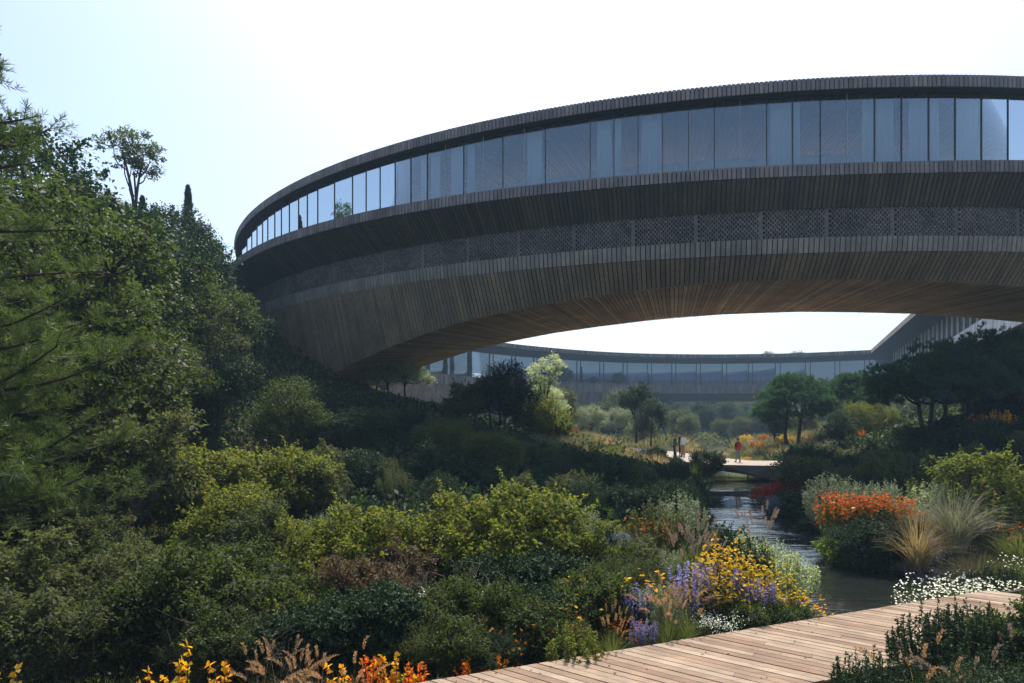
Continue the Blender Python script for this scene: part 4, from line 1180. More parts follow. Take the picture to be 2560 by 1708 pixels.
# left edge: pine, trees behind it, skyline
P('big_pine', -215, 10.8, .98, 'tall dark pine reaching in from the left edge of the photo', 'tree', rz=.4, z=-.6)
P('tree_near', 95, 16.5, 1.22, 'large spreading green tree with dark limbs right behind the tall pine', 'tree', rz=1.0)
P('tree_near', 185, 21.5, 1.02, 'tall round green tree between the tall pine and the cypress', 'tree', rz=3.1)
P('tree_near', 60, 24, 1.45, 'high dark tree whose top shows over the pine at the left edge', 'tree', rz=4.4, mats=CD)
P('tree_b', 190, 26, 1.5, 'dark tree top with scattered leaves left of the open-crowned tree', 'tree', rz=.7, mats=CD)
put('tree_open', at(335, 38), 38, .80, 1.3, 'sparse open-crowned tree standing tallest on the skyline', 'tree', z=13.4)
put('cypress', at(470, 44), 44, .92, 0, 'slender dark cypress alone on the hilltop skyline', 'cypress', z=12.3)
put('cypress', at(356, 40), 40, .9, 1, 'broader dark cypress half hidden below the open-crowned tree', 'cypress', z=10.2)
SKYL = [(372, 31, 'tree_c', 1.25, CD, 'dark green round tree under the open-crowned tree'), (440, 36, 'tree_a', 1.1, CD, 'round tree just left below the lone cypress'), (500, 42, 'tree_b', .95, CD, 'small round tree right of the lone cypress foot'),
        (540, 46, 'tree_c', .6, CD, 'dark skyline tree left of the building tip'), (572, 50, 'tree_a', .55, CD, 'skyline tree touching the thin end of the building'), (455, 29, 'tree_c', 1.1, None, 'mid-green tree below the skyline left of the building'),
        (330, 27, 'tree_a', 1.05, None, 'leafy tree with bright rim beside the tall round tree'), (545, 40, 'tree_a', .55, CD, 'dark tree below the building tip')]
for px, Yd, kd, s, mt_, lb in SKYL: P(kd, px, Yd, s, lb, 'tree', mats=mt_)

# shaded hillside below the building: many alike trees
HT = {'tree_a': 6.0, 'tree_b': 6.0, 'tree_c': 5.6, 'bush_mid': 2.1, 'bush_a': 2.1, 'bush_b': 2.3, 'bush_c': 1.7, 'olive': 1.9}
def zone_trees(pts, kinds, label, group, mats, cat='tree', sr=(.7, 1.0), zoff=0.0):
    for (x, y) in pts:
        s = random.uniform(*sr)
        k = random.choice(kinds); hk = HT[k] * 1.04
        ylim = np.interp(px_of(x, y), [200, 300, 400, 480, 560, 600, 640, 700, 800, 860, 1000, 1200, 1300, 1400, 1500, 1600, 1650, 1760], [430, 500, 560, 610, 680, 790, 880, 930, 960, 980, 1010, 1060, 1090, 1112, 1130, 1150, 1162, 1175])
        room = (CAM_Z + (HYP - ylim) * y / FPX - tz(x, y)) / hk
        if x < 12: s = min(s, room)
        if s < .28: continue
        if cat: put(k, x, y, s, None, label, cat, group, mats=random.choice(mats) if mats else None, z=tz(x, y) - .1 + zoff); continue
        put(random.choice(kinds), x, y, s, None, label, cat, group, mats=random.choice(mats) if mats else None, z=tz(x, y) - .1 + zoff)
def poisson(n, xr, yr, rmin, ok, seed):
    g = random.Random(seed); pts = []
    for _ in range(n * 40):
        x, y = g.uniform(*xr), g.uniform(*yr)
        if ok(x, y) and all((x - a) ** 2 + (y - b) ** 2 > rmin ** 2 for a, b in pts): pts.append((x, y))
        if len(pts) >= n: break
    return pts
def dstream(x, y): return abs(x - np.interp(y, SC_Y, SC_X)) - np.interp(y, SC_Y, SC_W)
def px_of(x, y): return CXP + FPX * x / y
zone_trees(poisson(34, (-30, -6), (22, 45), 2.7, lambda x, y: 180 < px_of(x, y) < 800 and tz(x, y) > 1.0, 3), ['tree_a', 'tree_b', 'tree_c'],
           'rounded dark green tree in the mass covering the hillside left of and below the building', 'hillside trees', [CD, CD, None, CD], sr=(.62, .85))
zone_trees(poisson(26, (-13, 2), (24, 43), 2.2, lambda x, y: 700 < px_of(x, y) < 1290 and tz(x, y) < 6.5, 4), ['bush_mid', 'tree_c'],
           'dark shrub-like tree on the deeply shaded slope under the building', 'shaded slope trees', [LD, CD], sr=(.42, .6))
for pts_seed, xr, yr in ((5, (-9, 9), (19, 36)),):
    zone_trees(poisson(85, xr, yr, 1.15, lambda x, y: dstream(x, y) > .9 and 640 < px_of(x, y) < 1760, pts_seed), ['bush_mid', 'bush_c', 'bush_a', 'olive'],
               'dark shrub on the shaded bank between the hillside and the stream', 'shaded bank shrubs', [LD, LD, LO, LD], 'shrub', (.55, .95))
P('tree_a', 440, 25, .62, 'tree with bright sunlit top in the dark slope above the yellowish trees', 'tree', mats=None, z=2.2)
P('tree_c', 415, 29, .85, 'pale-topped tree catching sun right of the pine branch tip', 'tree', mats=CO, z=4.2)
P('tree_a', 520, 28, .70, 'rounded grey-green tree lit on its crown, middle of the shaded hillside', 'tree', mats=CO, z=3.4)

# yellowish trees at mid left
P('bush_b', 350, 15.5, 1.28, 'yellow-green tree with open top left of the big yellowish group', 'shrub', mats=LO, sz=1.25)
P('bush_b', 470, 16.5, 1.30, 'large yellowish tree-like shrub, left of three at mid left', sz=.9)
P('bush_b', 590, 17.2, 1.32, 'large yellowish tree-like shrub, middle of three at mid left', sz=.85)
P('bush_b', 700, 18.2, 1.18, 'yellowish shrub with a shaded rounded right side, right of three', sz=.95)
P('bush_a', 760, 19.0, .98, 'grey-green rounded shrub at the right end of the yellowish group', mats=LO, sz=1.1)
P('bush_b', 560, 14.2, .85, 'low yellow-green shrub below the three big yellowish ones')
P('bush_a', 650, 13.6, .72, 'dull green shrub left of the small rusty shrub', mats=LO)
P('bush_a', 180, 14.0, 1.2, 'green tree-like shrub with sunlit top under the pine branches', mats=LG, sz=1.15)
P('bush_a', 40, 13.4, 1.2, 'green tree-like shrub at the left edge below the pine', mats=LO, sz=1.1)
P('bush_b', 270, 12.2, .65, 'olive shrub below the pine trunk', mats=LO)
P('twigs', 330, 14.4, 1.0, 'bare grey twiggy shrub beside the yellow-green open tree', mats={'twigs': 'bark_l'}, z=.6)
P('autumn_bush', 762, 13.8, 1.25, 'small rusty red shrub between dark slope and yellow-green bushes', mats={'foliage': 'autumn'})
P('olive', 800, 14.8, .62, 'small grey-green shrub beside the rusty red one')

# foreground row of bushes
ROW = [(100, 7.4, 'bush_a', 0.6, LO, 'grey-green feathery shrub in the bottom left corner'), (-20, 8.2, 'bush_b', 0.8, LO, 'yellow-green shrub cut by the left edge near the bottom'), (215, 8.8, 'bush_a', 0.6, LO, 'dull green shrub right of the corner one, bottom left'),
       (330, 10.2, 'bush_a', 0.58, LO, 'grey-leaved shrub with bare branches, lower left'), (420, 8.6, 'bush_a', 0.7, LG, 'deep green leafy bush, lower left, first of the leafy row'), (545, 8.4, 'bush_a', 0.72, LG, 'full deep green bush in the leafy row, with yellowing top'),
       (640, 9.6, 'bush_b', 0.66, LG, 'bush with yellowish sunlit top behind the deep green ones'), (745, 8.6, 'bush_c', 0.62, LG, 'dark glossy bush left of the brown twiggy shrub'), (790, 11.2, 'bush_b', 0.68, None, 'yellow-leaved bush right of the rusty red shrub'),
       (905, 11.0, 'bush_b', 0.8, None, 'yellow-leaved bush, second right of the rusty shrub'), (880, 9.2, 'bush_a', 0.58, LB, 'brown twiggy shrub in the middle of the foreground row'), (1000, 10.6, 'bush_a', 0.56, LB, 'brown-olive shrub behind the white blossoms'),
       (1040, 11.8, 'bush_b', 0.66, None, 'yellow-green bush left of the two tallest'), (1165, 11.6, 'bush_b', 0.86, None, 'tall yellow-green bush, left of the two tallest in the centre'), (1310, 11.2, 'bush_b', 0.95, None, 'tallest yellow-green bush, in the centre of the picture'),
       (1450, 11.4, 'bush_b', 0.66, None, 'yellow-green bush with branches leaning right, end of the row'), (1225, 10.0, 'bush_c', 0.6, LD, 'dark-leaved bush under the tallest yellow-green ones'), (1370, 9.9, 'bush_c', 0.68, LD, 'dark glossy bush with deep shade below it, centre'),
       (1120, 8.6, 'bush_a', 0.5, LG, 'green bush beside the white umbel flowers'), (960, 8.2, 'bush_c', 0.62, LD, 'blue-green leafy bush below the brown twiggy one'), (830, 7.9, 'bush_c', 0.56, LD, 'low dark leafy bush behind the autumn leaves'),
       (1250, 8.5, 'bush_a', 0.48, LG, 'green bush right of the white umbel flowers'), (1100, 7.7, 'bush_fine', 0.65, LG, 'low small-leaved green bush above the orange leaves'), (1330, 8.2, 'bush_c', 0.5, LG, 'low leafy bush with orange dots near the boardwalk'),
       (1480, 9.2, 'bush_c', 0.58, LG, 'green bush with yellow pompom flowers beside it'), (1560, 9.8, 'bush_fine', 0.95, LG, 'dark green mound behind the lilac flowers'), (1215, 7.6, 'bush_fine', 0.55, LD, 'low dark ground shrub at the boardwalk edge, centre left'),
       (1420, 8.0, 'bush_fine', 0.55, LG, 'low dark ground shrub at the boardwalk edge, centre'), (700, 7.7, 'bush_c', 0.5, LD, 'dark low bush above the plumed grass at the bottom'), (560, 7.5, 'bush_a', 0.5, LG, 'dark low bush above the yellow saplings'),
       (1500, 13.2, 'olive', 0.62, None, 'silvery shrub behind the branches leaning right'), (1455, 13.4, 'olive', 0.8, None, 'rounded silver shrub right behind the tallest yellow-green bush'), (1540, 12.4, 'bush_a', 0.5, {'foliage': 'blue_leaf'}, 'blue-grey bush left of the orange-tipped upright plant')]
for px, Yd, kd, s, mt_, lb in ROW:
    P(kd, px, Yd, s, lb, mats=mt_)
g_f = random.Random(77)
for k in range(70):
    px = g_f.uniform(-40, 1700); Yd = g_f.uniform(7.4, 13.5)
    if px > 1500 and Yd < 8.6: continue
    kd = g_f.choice(['bush_a', 'bush_b', 'bush_c', 'herb', 'rosemary', 'olive', 'bush_fine'])
    mt_ = {'bush_a': [LO, LG, LB], 'bush_b': [None, LG, LO], 'bush_c': [LD, LG], 'herb': [None, LG], 'rosemary': [LG, None], 'olive': [LO, None], 'bush_fine': [LG, LO]}[kd]
    s0 = {'bush_a': .45, 'bush_b': .42, 'bush_c': .5, 'herb': .85, 'rosemary': .9, 'olive': .45, 'bush_fine': .7}[kd]
    P(kd, px, Yd, s0 * g_f.uniform(.7, 1.15), 'small mixed shrub filling the gaps of the foreground planting', mats=g_f.choice(mt_), group='small filler shrubs in the foreground planting')
P('twigs', 1180, 9.0, .9, 'bare twisted grey branches in front of the dark bush', 'bare shrub')
P('twigs', 1640, 10.2, .7, 'bare curved pale twigs beside the dark green mound', 'bare shrub')
for px, Yd, sc_, lb in ((560, 7.7, .85, 'bare pale stems at the foot of the deep green bush'), (690, 7.5, .75, 'bare pale stems behind the brown plumes'), (430, 8.2, .8, 'grey twigs left of the deep green bush'), (300, 9.2, 1.0, 'fallen grey branches at the lower left'), (1010, 9.4, .75, 'brown bare twigs left of the twisted grey branches'), (1430, 10.0, .8, 'bare twigs under the branches leaning right'), (180, 7.6, .8, 'thin grey twigs in the bottom left corner')):
    P('twigs', px, Yd, sc_, lb, 'bare shrub')
P('twigs', 900, 8.8, .7, 'grey dead branches inside the brown shrub', 'bare shrub')

# bottom edge flowers and grasses
for px, Yd, s, lb in ((355, 6.55, .85, 'yellow-leaved sapling, leftmost of the row at the bottom edge'), (405, 6.5, .75, 'small yellow-leaved sapling between the two leftmost taller ones'), (455, 6.7, 1.15, 'tallest thin sapling with green and yellow leaves, bottom edge'), (432, 6.5, .85, 'short sapling with paired yellow leaves, bottom edge'),
                      (545, 6.6, 1.0, 'bright yellow sapling right of the thin tall one'), (585, 6.4, .62, 'small orange-yellow sapling near the plumed grass'), (20, 6.5, .9, 'orange-leaved sapling in the bottom left corner'), (838, 6.5, .9, 'yellow sapling among the brown plumes')):
    P('sapling', px, Yd, s * 1.05, lb, 'sapling')
for px, Yd, s, lb in ((918, 6.9, 1.05, 'orange and yellow autumn shrub, left of the cluster at the bottom'), (980, 6.9, 1.1, 'orange autumn shrub right of the yellow sapling, bottom'), (1025, 7.0, .9, 'bright orange autumn shrub nearest the boardwalk corner'), (1180, 7.15, .85, 'rusty orange shrub at the boardwalk edge, left of two small ones'), (1238, 7.25, .80, 'rusty orange shrub at the boardwalk edge, right of two small ones'), (1310, 7.35, .55, 'smallest rusty orange shrub against the boardwalk planks')):
    P('autumn_bush', px, Yd, s * .98, lb, mats=({'foliage': 'autumn_y'} if px == 980 else None))
for k, (px, Yd, s) in enumerate(((700, 6.6, 1.0), (755, 6.5, 1.0), (800, 6.6, .95), (650, 6.7, .9), (870, 6.6, .95), (725, 6.7, .9))):
    P('reed_few', px, Yd, s, 'brown plumed grass at the bottom edge among yellow and orange leaves', 'grass', group='brown plumed grasses at the bottom edge')
P('fl_umbel', 1075, 8.9, .95, 'white umbel flowers under the bare branches, left of two', 'flower')
P('fl_umbel', 1250, 8.9, .90, 'white umbel flowers in the bushes, right of two', 'flower')
P('fl_pom', 1490, 9.3, .95, 'yellow pompom flowers right of the dark glossy bush', 'flower')
P('fl_pom', 1590, 9.4, 1.0, 'yellow pompom flowers above the lilac spikes', 'flower')
P('fl_pom', 1440, 8.6, .75, 'few orange-yellow pompoms low by the boardwalk', 'flower')
P('fl_spray', 1270, 7.9, .95, 'low plant dotted with tiny orange flowers by the boardwalk', 'flower')
P('fl_spray', 1400, 8.2, .85, 'green plant with scattered orange and red dots', 'flower')
P('fl_spray', 1560, 8.5, .72, 'red-orange flowers beside the small lilac plant', 'flower', mats={'blossoms': 'orange'})
P('fl_purple', 1585, 9.0, .85, 'small lilac flower plant left of the brown plumes', 'flower')
P('fl_purple', 1735, 9.2, 1.15, 'tall lilac spikes left of the golden flowers', 'flower')
P('fl_purple', 1790, 9.5, 1.15, 'lilac spikes at the foot of the golden flowers', 'flower')
P('fl_purple', 1610, 8.1, .62, 'low lilac flowers in the grass at the boardwalk edge', 'flower')
P('fl_purple', 1885, 9.2, 1.0, 'lilac flowers in front of the middle of the golden mass', 'flower')
P('fl_purple', 1955, 9.7, .95, 'pale lilac flowers in front of the right end of the golden mass', 'flower')
for px, Yd, s, lb in ((1815, 9.4, 1.18, 'golden yellow flower plant with the tallest spike, left in the mass'), (1880, 9.6, 1.02, 'golden yellow flower plant in the centre of the mass'), (1935, 9.8, 1.12, 'golden yellow flower plant right of centre of the mass'), (1975, 10.3, .95, 'golden flower plant near the water, right in the mass'), (2008, 10.6, 1.02, 'rightmost golden flower plant against the water'), (1770, 9.2, .85, 'low golden flowers among the lilac spikes')):
    P('fl_yellow', px, Yd, s, lb, 'flower')
P('fl_umbel', 1850, 9.0, .78, 'white umbels under the golden flowers, left patch', 'flower')
P('fl_umbel', 1790, 8.7, .70, 'white umbels beside the lilac spikes at the boardwalk', 'flower')
P('fl_umbel', 1930, 9.3, .75, 'white umbels under the golden flowers, right patch', 'flower')
P('bush_c', 1990, 9.6, .52, 'dark leafy bush under the rightmost golden flowers', mats=LG)
P('bush_c', 1860, 8.9, .40, 'low leafy green bush against the boardwalk edge, right of centre', mats=LG)
P('bush_c', 1945, 9.2, .42, 'leafy green bush where the boardwalk meets the water', mats=LG)
for px, Yd, s, lb in ((1670, 8.3, .75, 'fine brown-green grass at the boardwalk edge, left clump'), (1720, 8.5, .7, 'fine brown-green grass at the boardwalk edge, right clump'), (1530, 7.9, .62, 'long pale grass blades leaning over the planks')):
    P('grass_plume', px, Yd, s, lb, 'grass', mats={'blades': 'grass', 'plumes': 'plume_b'})
P('reed_plumes', 1680, 9.0, 1.1, 'tan plumes standing in front of the lilac spikes', 'grass')
P('grass_plume', 1715, 11.2, .98, 'pink-buff plume grass, dense row behind the pompom flowers', 'grass')
P('grass_plume', 1765, 11.5, .95, 'pink-buff plume grass right of the dense row', 'grass')
P('grass_plume', 1738, 11.8, 1.12, 'tallest pink-buff plume grass behind the row', 'grass')
P('pale_shrub', 1735, 10.8, .75, 'pale fine-leaved plant with white dots under the plumes', mats=LO)
P('pale_shrub', 1640, 14.0, 1.25, 'upright pale-stemmed plant with orange tips left of the plumes', mats=LO, sz=1.1)
P('fl_spray', 1635, 14.0, 1.6, 'orange tips on the tall upright plant left of the plumes', 'flower')
P('pale_shrub', 1705, 16.5, 1.3, 'pale feathery plant beside the dark bush at the stream', mats=LS)
P('bush_c', 1800, 13.0, .80, 'dark green bush left of the silvery island shrub', mats=LD)
P('pale_shrub', 1865, 12.6, 1.0, 'silvery white-flecked shrub in front of the stream bend', z=-.5)
P('pale_shrub', 1935, 12.3, .95, 'lower silvery shrub right of the plume grass clump', z=-.6)
P('pale_shrub', 1985, 12.4, .92, 'small silvery shrub over the water, right of two', z=-.85)
P('grass_plume', 1900, 13.0, 1.15, 'green clump with long pink plumes standing against the stream', 'grass', z=-.45)
P('fl_purple', 1835, 11.4, .8, 'faint lilac flowers behind the tallest golden spike', 'flower')

# right bank
for px, Yd, s, lb in ((2105, 17.2, 1.15, 'orange flower plant at the left end of the orange mass'), (2170, 17.0, 1.12, 'orange flower plant in the middle of the orange mass'), (2235, 16.6, 1.05, 'orange flower plant at the right of the orange mass'), (2275, 16.0, .85, 'low orange flowers beside the arching grass')):
    P('fl_orange', px, Yd, s, lb, 'flower', z=-.85 if px < 2200 else -.7)
P('broad_lime', 2095, 16.4, .9, 'bright lime leaves hanging over the water, left', 'leafy plant', z=-.95)
P('broad_lime', 2150, 16.2, 1.0, 'bright lime leaves under the orange flowers', 'leafy plant', z=-.95)
P('bush_c', 2200, 16.2, .85, 'dark rounded bush at the water edge below the orange flowers', mats=LD, z=-1.0)
P('bush_fine', 2150, 15.9, 1.1, 'dark small-leaved bush touching the water', mats=LD, z=-1.05)
P('fl_purple', 2312, 16.7, 1.5, 'lilac spikes right of the orange flowers', 'flower')
P('fl_purple', 2268, 16.9, 1.5, 'lilac spikes behind the orange flowers', 'flower')
P('fl_purple', 2380, 17.6, .9, 'single purple spikes above the arching grass', 'flower')
P('grass_big', 2385, 15.0, 1.5, 'large silver-green arching grass clump on the right bank', 'grass', z=-.35)
P('grass_big', 2295, 15.0, 1.3, 'buff arching grass leaning over the water', 'grass', mats={'blades': 'straw'}, z=-.8)
P('grass_big', 2440, 14.6, 1.15, 'dry buff grass at the foot of the large arching clump', 'grass', mats={'blades': 'straw'})
for px, Yd, s, lb in ((2085, 18.9, 1.14, 'tallest silver shrub above the orange flowers, leftmost of three'), (2155, 19.2, .95, 'silver shrub, middle of three above the orange flowers'), (2215, 18.7, 1.02, 'silver shrub, rightmost of three above the orange flowers')):
    P('olive', px, Yd, s, lb, mats={'foliage': 'leaf_s'}, z=-.75)
P('pale_shrub', 2290, 18.2, 1.45, 'white-leaved shrub with tiered leaves, left of three pale ones')
P('pale_shrub', 2345, 18.0, 1.6, 'white-leaved shrub with tiered leaves, middle of three pale ones')
P('pale_shrub', 2400, 17.8, 1.5, 'white-leaved shrub with tiered leaves, right of three pale ones')
P('herb', 2270, 23, 1.9, 'bright green upright plant behind the white-leaved shrubs', mats=LG)
P('herb', 2320, 18.8, 1.45, 'yellow-green plant between the white-leaved shrubs and lilac spikes')
P('bush_b', 2465, 17.6, 1.05, 'tall yellow-green bush at the right above the arching grass')
P('bush_b', 2530, 18.0, .75, 'yellow-flecked bush at the right edge below the dark slope')
P('herb', 2450, 16.9, 1.7, 'tall yellow-green stems rising beside the bush at the right')
P('herb', 2400, 18.4, 1.3, 'low yellow-green plant in front of the white-leaved shrubs')
P('fl_pom', 2515, 17.0, 1.15, 'yellow and orange flowers at the right edge', 'flower')
P('fl_spray', 2545, 15.5, 1.2, 'plant with small orange flowers at the right edge above the daisies', 'flower')
for k, (px, Yd, s) in enumerate(((2335, 12.6, 1.0), (2345, 13.4, 1.1), (2385, 13.6, 1.2), (2425, 13.6, 1.2), (2470, 13.2, 1.2), (2365, 12.0, 1.0), (2520, 12.8, 1.2), (2380, 13.0, 1.15), (2430, 12.7, 1.1), (2480, 12.4, 1.15), (2350, 12.3, .9), (2405, 12.0, .95), (2460, 11.7, 1.0), (2520, 11.8, 1.1), (2550, 12.6, 1.2), (2500, 13.4, 1.1), (2440, 14.0, 1.0), (2540, 11.0, .95), (2470, 14.6, .8), (2545, 14.2, .85))):
    P('fl_daisy', px, Yd, s, 'white daisy clump on the green bank beyond the boardwalk', 'flower', group='white daisies on the right bank', z=tz(at(px, Yd), Yd) + .12)
for px, Yd, s in ((2490, 14.6, 1.0), (2540, 14.2, 1.0), (2440, 13.4, .8), (2560, 13.2, 1.0)):
    P('grass_tuft', px, Yd, s * 1.2, 'yellow-green grass tuft between the daisies and the arching grass', 'grass', mats={'blades': 'grass'}, group='yellow-green tufts above the daisies')
for px, Yd, s in ((2440, 14.2, 1.5), (2480, 14.8, 1.6), (2520, 14.0, 1.5), (2555, 15.0, 1.6), (2500, 13.2, 1.2), (2400, 13.6, 1.2), (2350, 13.2, 1.0), (2460, 12.8, 1.1), (2540, 12.8, 1.3), (2565, 13.8, 1.4), (2420, 12.4, 1.0), (2500, 12.0, 1.1)):
    P('meadow_tuft', px, Yd, s * .72, 'fresh green grass tuft among the white daisies', 'grass', mats={'blades': 'grass'}, group='fresh green tufts among the daisies')
P('rosemary', 2500, 13.6, 1.3, 'dark green mound behind the white daisies at the right')
P('twigs', 2495, 10.9, .8, 'dark bare twigs at the far end of the boardwalk', 'bare shrub', mats={'twigs': 'bark'})
P('grass_plume', 2450, 11.2, .85, 'silvery plumes among the daisies', 'grass', mats={'plumes': 'leaf_w'})
# near right corner (in front of the boardwalk's near edge)
P('rosemary', 2392, 7.2, 1.45, 'dark upright small-leaved shrub hiding the near edge of the boardwalk')
P('rosemary', 2440, 7.2, 1.25, 'dark small-leaved shrub at the right flank of the upright one')
P('rosemary', 2215, 6.05, 1.12, 'dark small-leaved shrub at the bottom over the boardwalk corner')
P('rosemary', 2290, 5.75, .85, 'low green shrub right of the one at the boardwalk corner', mats=LG)
P('rosemary', 2150, 5.55, .85, 'small green shrub at the very bottom beside the dark deck edge', mats=LG)
P('rosemary', 2255, 5.5, .85, 'dark green shrub at the very bottom, right of the deck edge')
P('reed_few', 2290, 6.7, 1.15, 'tall thin dry stalks rising in front of the planks', 'grass', mats={'plumes': 'plume_b', 'blades': 'straw'})
P('reed_few', 2430, 6.3, 1.15, 'pinkish plumes fanning out in front of the dark upright shrub', 'grass', mats={'plumes': 'plume'})
P('reed_few', 2350, 6.0, 1.0, 'tan plumes at the bottom right corner', 'grass')
P('reed_few', 2545, 6.9, 1.15, 'pinkish plumes at the right edge near the bottom', 'grass', mats={'plumes': 'plume'})
P('fl_daisy', 2545, 7.5, 1.2, 'few white flowers in the grass at the right edge near the bottom', 'flower')
P('fl_daisy', 2500, 7.7, 1.3, 'white flowers beside the far end of the planks at the right', 'flower')
P('fl_spray', 2495, 7.2, 1.15, 'green plant with tiny red dots at the right edge', 'flower', mats={'blossoms': 'red'})
P('fl_spray', 2540, 6.4, .85, 'green plant with few red flowers in the bottom right corner', 'flower', mats={'blossoms': 'red'})
P('herb', 2470, 7.4, .95, 'fresh green herb between the dark upright shrub and the right edge', mats=LG)
P('herb', 2530, 7.7, 1.05, 'green herb at the right edge level with the planks', mats=LG)
P('pale_shrub', 2520, 5.9, .75, 'pale-leaved low bush in the bottom right corner', mats=LS)
P('bush_a', 2610, 7.0, .6, 'green bush cut by the right edge level with the boardwalk', mats=LG)
P('bush_fine', 2560, 5.7, .85, 'dark green low bush in the bottom right corner', mats=LD)
for px, Yd, s in ((2400, 5.8, 1.1), (2460, 6.2, 1.15), (2330, 5.5, .95), (2520, 6.8, 1.15), (2550, 6.2, 1.1), (2480, 7.3, 1.2), (2390, 6.5, 1.1), (2420, 5.4, 1.0), (2500, 5.4, 1.0), (2440, 6.8, 1.1), (2540, 7.4, 1.25), (2370, 6.1, 1.0), (2480, 5.9, 1.0)):
    P('grass_tuft', px, Yd, s, 'green and tan grass tuft in the bottom right corner', 'grass', mats={'blades': 'grass'}, group='grass tufts in the bottom right corner')
P('herb', 2560, 9.3, 1.1, 'leafy green herb at the right edge just beyond the end of the boardwalk', mats=LG)
P('bush_fine', 2535, 10.2, 1.0, 'grey-green bush with pale leaves right of the boardwalk end', mats=LW)

# stream banks in shade
P('fl_red', 1925, 28.5, 1.25, 'dark red flowering plant right of the stream, left half', 'flower')
P('fl_red', 1975, 27.5, 1.35, 'dark red flowering plant right of the stream, right half', 'flower')
P('fl_red', 2010, 28.5, 1.1, 'dark red flowers in the shade beside the tallest silver shrub', 'flower')
P('bush_c', 1962, 25.5, .8, 'blue-grey bush below the dark red plants', mats={'foliage': 'blue_leaf'})
P('bush_c', 2010, 24.5, .9, 'dark blue-green bush on the right bank of the stream', mats=LD)
P('bush_mid', 2040, 23.5, .75, 'dark olive bush below the tallest silver shrub', mats=LD)
P('bush_mid', 2030, 21.5, .5, 'dark bush low on the right bank', mats=LD)
for px, Yd, s, lb in ((1690, 31, .50, 'dark bush hanging over the left bank, nearest the footbridge'), (1725, 28.5, .5, 'dark bush over the left bank of the stream'), (1700, 25, .55, 'dark blue-green bush on the left bank where the stream bends'), (1740, 22.5, .45, 'low dark bush at the water on the left bank')):
    P('bush_mid', px, Yd, s, lb, mats=LD)
P('meadow_tuft', 1770, 36, 1.25, 'dark feathery bush standing before the footbridge', 'shrub', mats={'blades': 'leaf_o'}, z=-.45)
P('bush_c', 1768, 36.2, .95, 'dark round shrub hiding the middle of the footbridge', mats=LD, z=-.5)
P('bush_c', 1690, 38.5, .62, 'dark shrub at the near side of the footbridge below the people', mats=LD, z=-.45)
P('bush_c', 1640, 39.5, .8, 'dark shrub at the left end of the pale footbridge', mats=LD, z=-.2)

# dark shrubs on the right slope
zone_trees(poisson(64, (13, 36), (26, 37.5), 1.5, lambda x, y: dstream(x, y) > 1.2 and 1965 < px_of(x, y) < 2700 and not (x < 22 and y > 36), 8), ['bush_mid', 'bush_c', 'bush_a'],
           'dark green shrub covering the shaded slope on the right', 'shaded shrubs on the right slope', [LD, LD, LO], 'shrub', (.65, 1.0))
put('stone_pine', at(2335, 33.5), 33.5, 1.12, .3, 'big dark stone pine, left one of the pair at the right', 'tree', z=1.5, sz=.98)
put('stone_pine', at(2465, 35), 35, 1.38, 2.1, 'biggest dark stone pine, right one of the pair near the right edge', 'tree', z=1.4, sz=.93)
put('stone_pine_b', at(2600, 33), 33, 1.3, 4.0, 'dark pine cut by the right edge of the photo', 'tree', z=1.8)
put('stone_pine_b', at(1985, 53), 53, 1.48, .5, 'umbrella-crowned pine in the middle distance, left of two', 'tree', z=.2, sz=.95)
put('stone_pine_b', at(2115, 55), 55, 1.42, 1.5, 'umbrella-crowned pine in the middle distance, right of two', 'tree', z=.7, sz=.95)
P('herb', 2440, 31.5, .95, 'sunlit orange-leaved plant between the pine trunks', mats={'foliage': 'autumn'}, z=2.2)
P('herb', 2505, 31, 1.15, 'sunlit yellow-leaved plant right of the big pine trunk', mats={'foliage': 'autumn_y'}, z=2.2)
P('tree_c', 2175, 46, .62, 'yellow-green sunlit bush left of the big stone pine', 'shrub', mats=CY, z=.8)
P('tree_a', 2095, 44, .50, 'dark bush under the right umbrella pine', 'shrub', mats=CD, z=.5)
P('tree_c', 2010, 62, .62, 'pale bush behind the umbrella pine trunks', 'shrub', mats=CO, z=.5)
P('tree_b', 1940, 60, .75, 'dark green bush left of the umbrella pine trunk', 'shrub', mats=CD, z=.2)
P('tree_c', 2220, 60, .8, 'pale leafy bush below the wing of the building', 'shrub', mats=CS, z=1.5)
P('autumn_bush', 2155, 37, .8, 'orange shrub at the edge of the dark right slope', z=1.9)

# centre: trees on the crest and lit plateau
P('tree_a', 1262, 38.5, .78, 'dark multi-stemmed tree on the crest in front of the far glass', 'tree', mats=CD, rz=.5)
P('stone_pine_b', 1235, 40, .80, 'dark pine with flat crown left on the crest', 'tree')
P('tree_open', 1362, 44, .62, 'pale silvery leafed tree shining right of the dark crest tree', 'tree', mats=CW, z=1.5)
P('tree_c', 1355, 45, .60, 'white-leaved bush below the shining silvery tree', 'tree', mats=CW, z=2.2)
P('tree_c', 970, 43, .72, 'pale sunlit tree under the left part of the building underside', 'tree', mats=CW, z=4.2)
P('tree_a', 1015, 47, .72, 'grey-green tree right of the pale sunlit one', 'tree', mats=CS, z=4.4)
P('bush_b', 1160, 38.0, 1.3, 'yellow-green shrub left of the dark crest tree', mats=LO)
P('bush_b', 1345, 39.5, 1.5, 'yellow-green shrub on the lit crest right of the dark tree')
P('bush_b', 1385, 41, 1.2, 'small yellow-green shrub beside the lit meadow')
P('tree_c', 1400, 52, .62, 'grey-green rounded tree behind the crest', 'tree', mats=CO, z=2.0)
P('tree_c', 1480, 66, .6, 'silvery tree low behind the red-tipped grasses, left', 'tree', mats=CS, z=1.0)
P('tree_c', 1545, 70, .62, 'silvery tree low behind the red-tipped grasses, right', 'tree', mats=CS, z=.8)
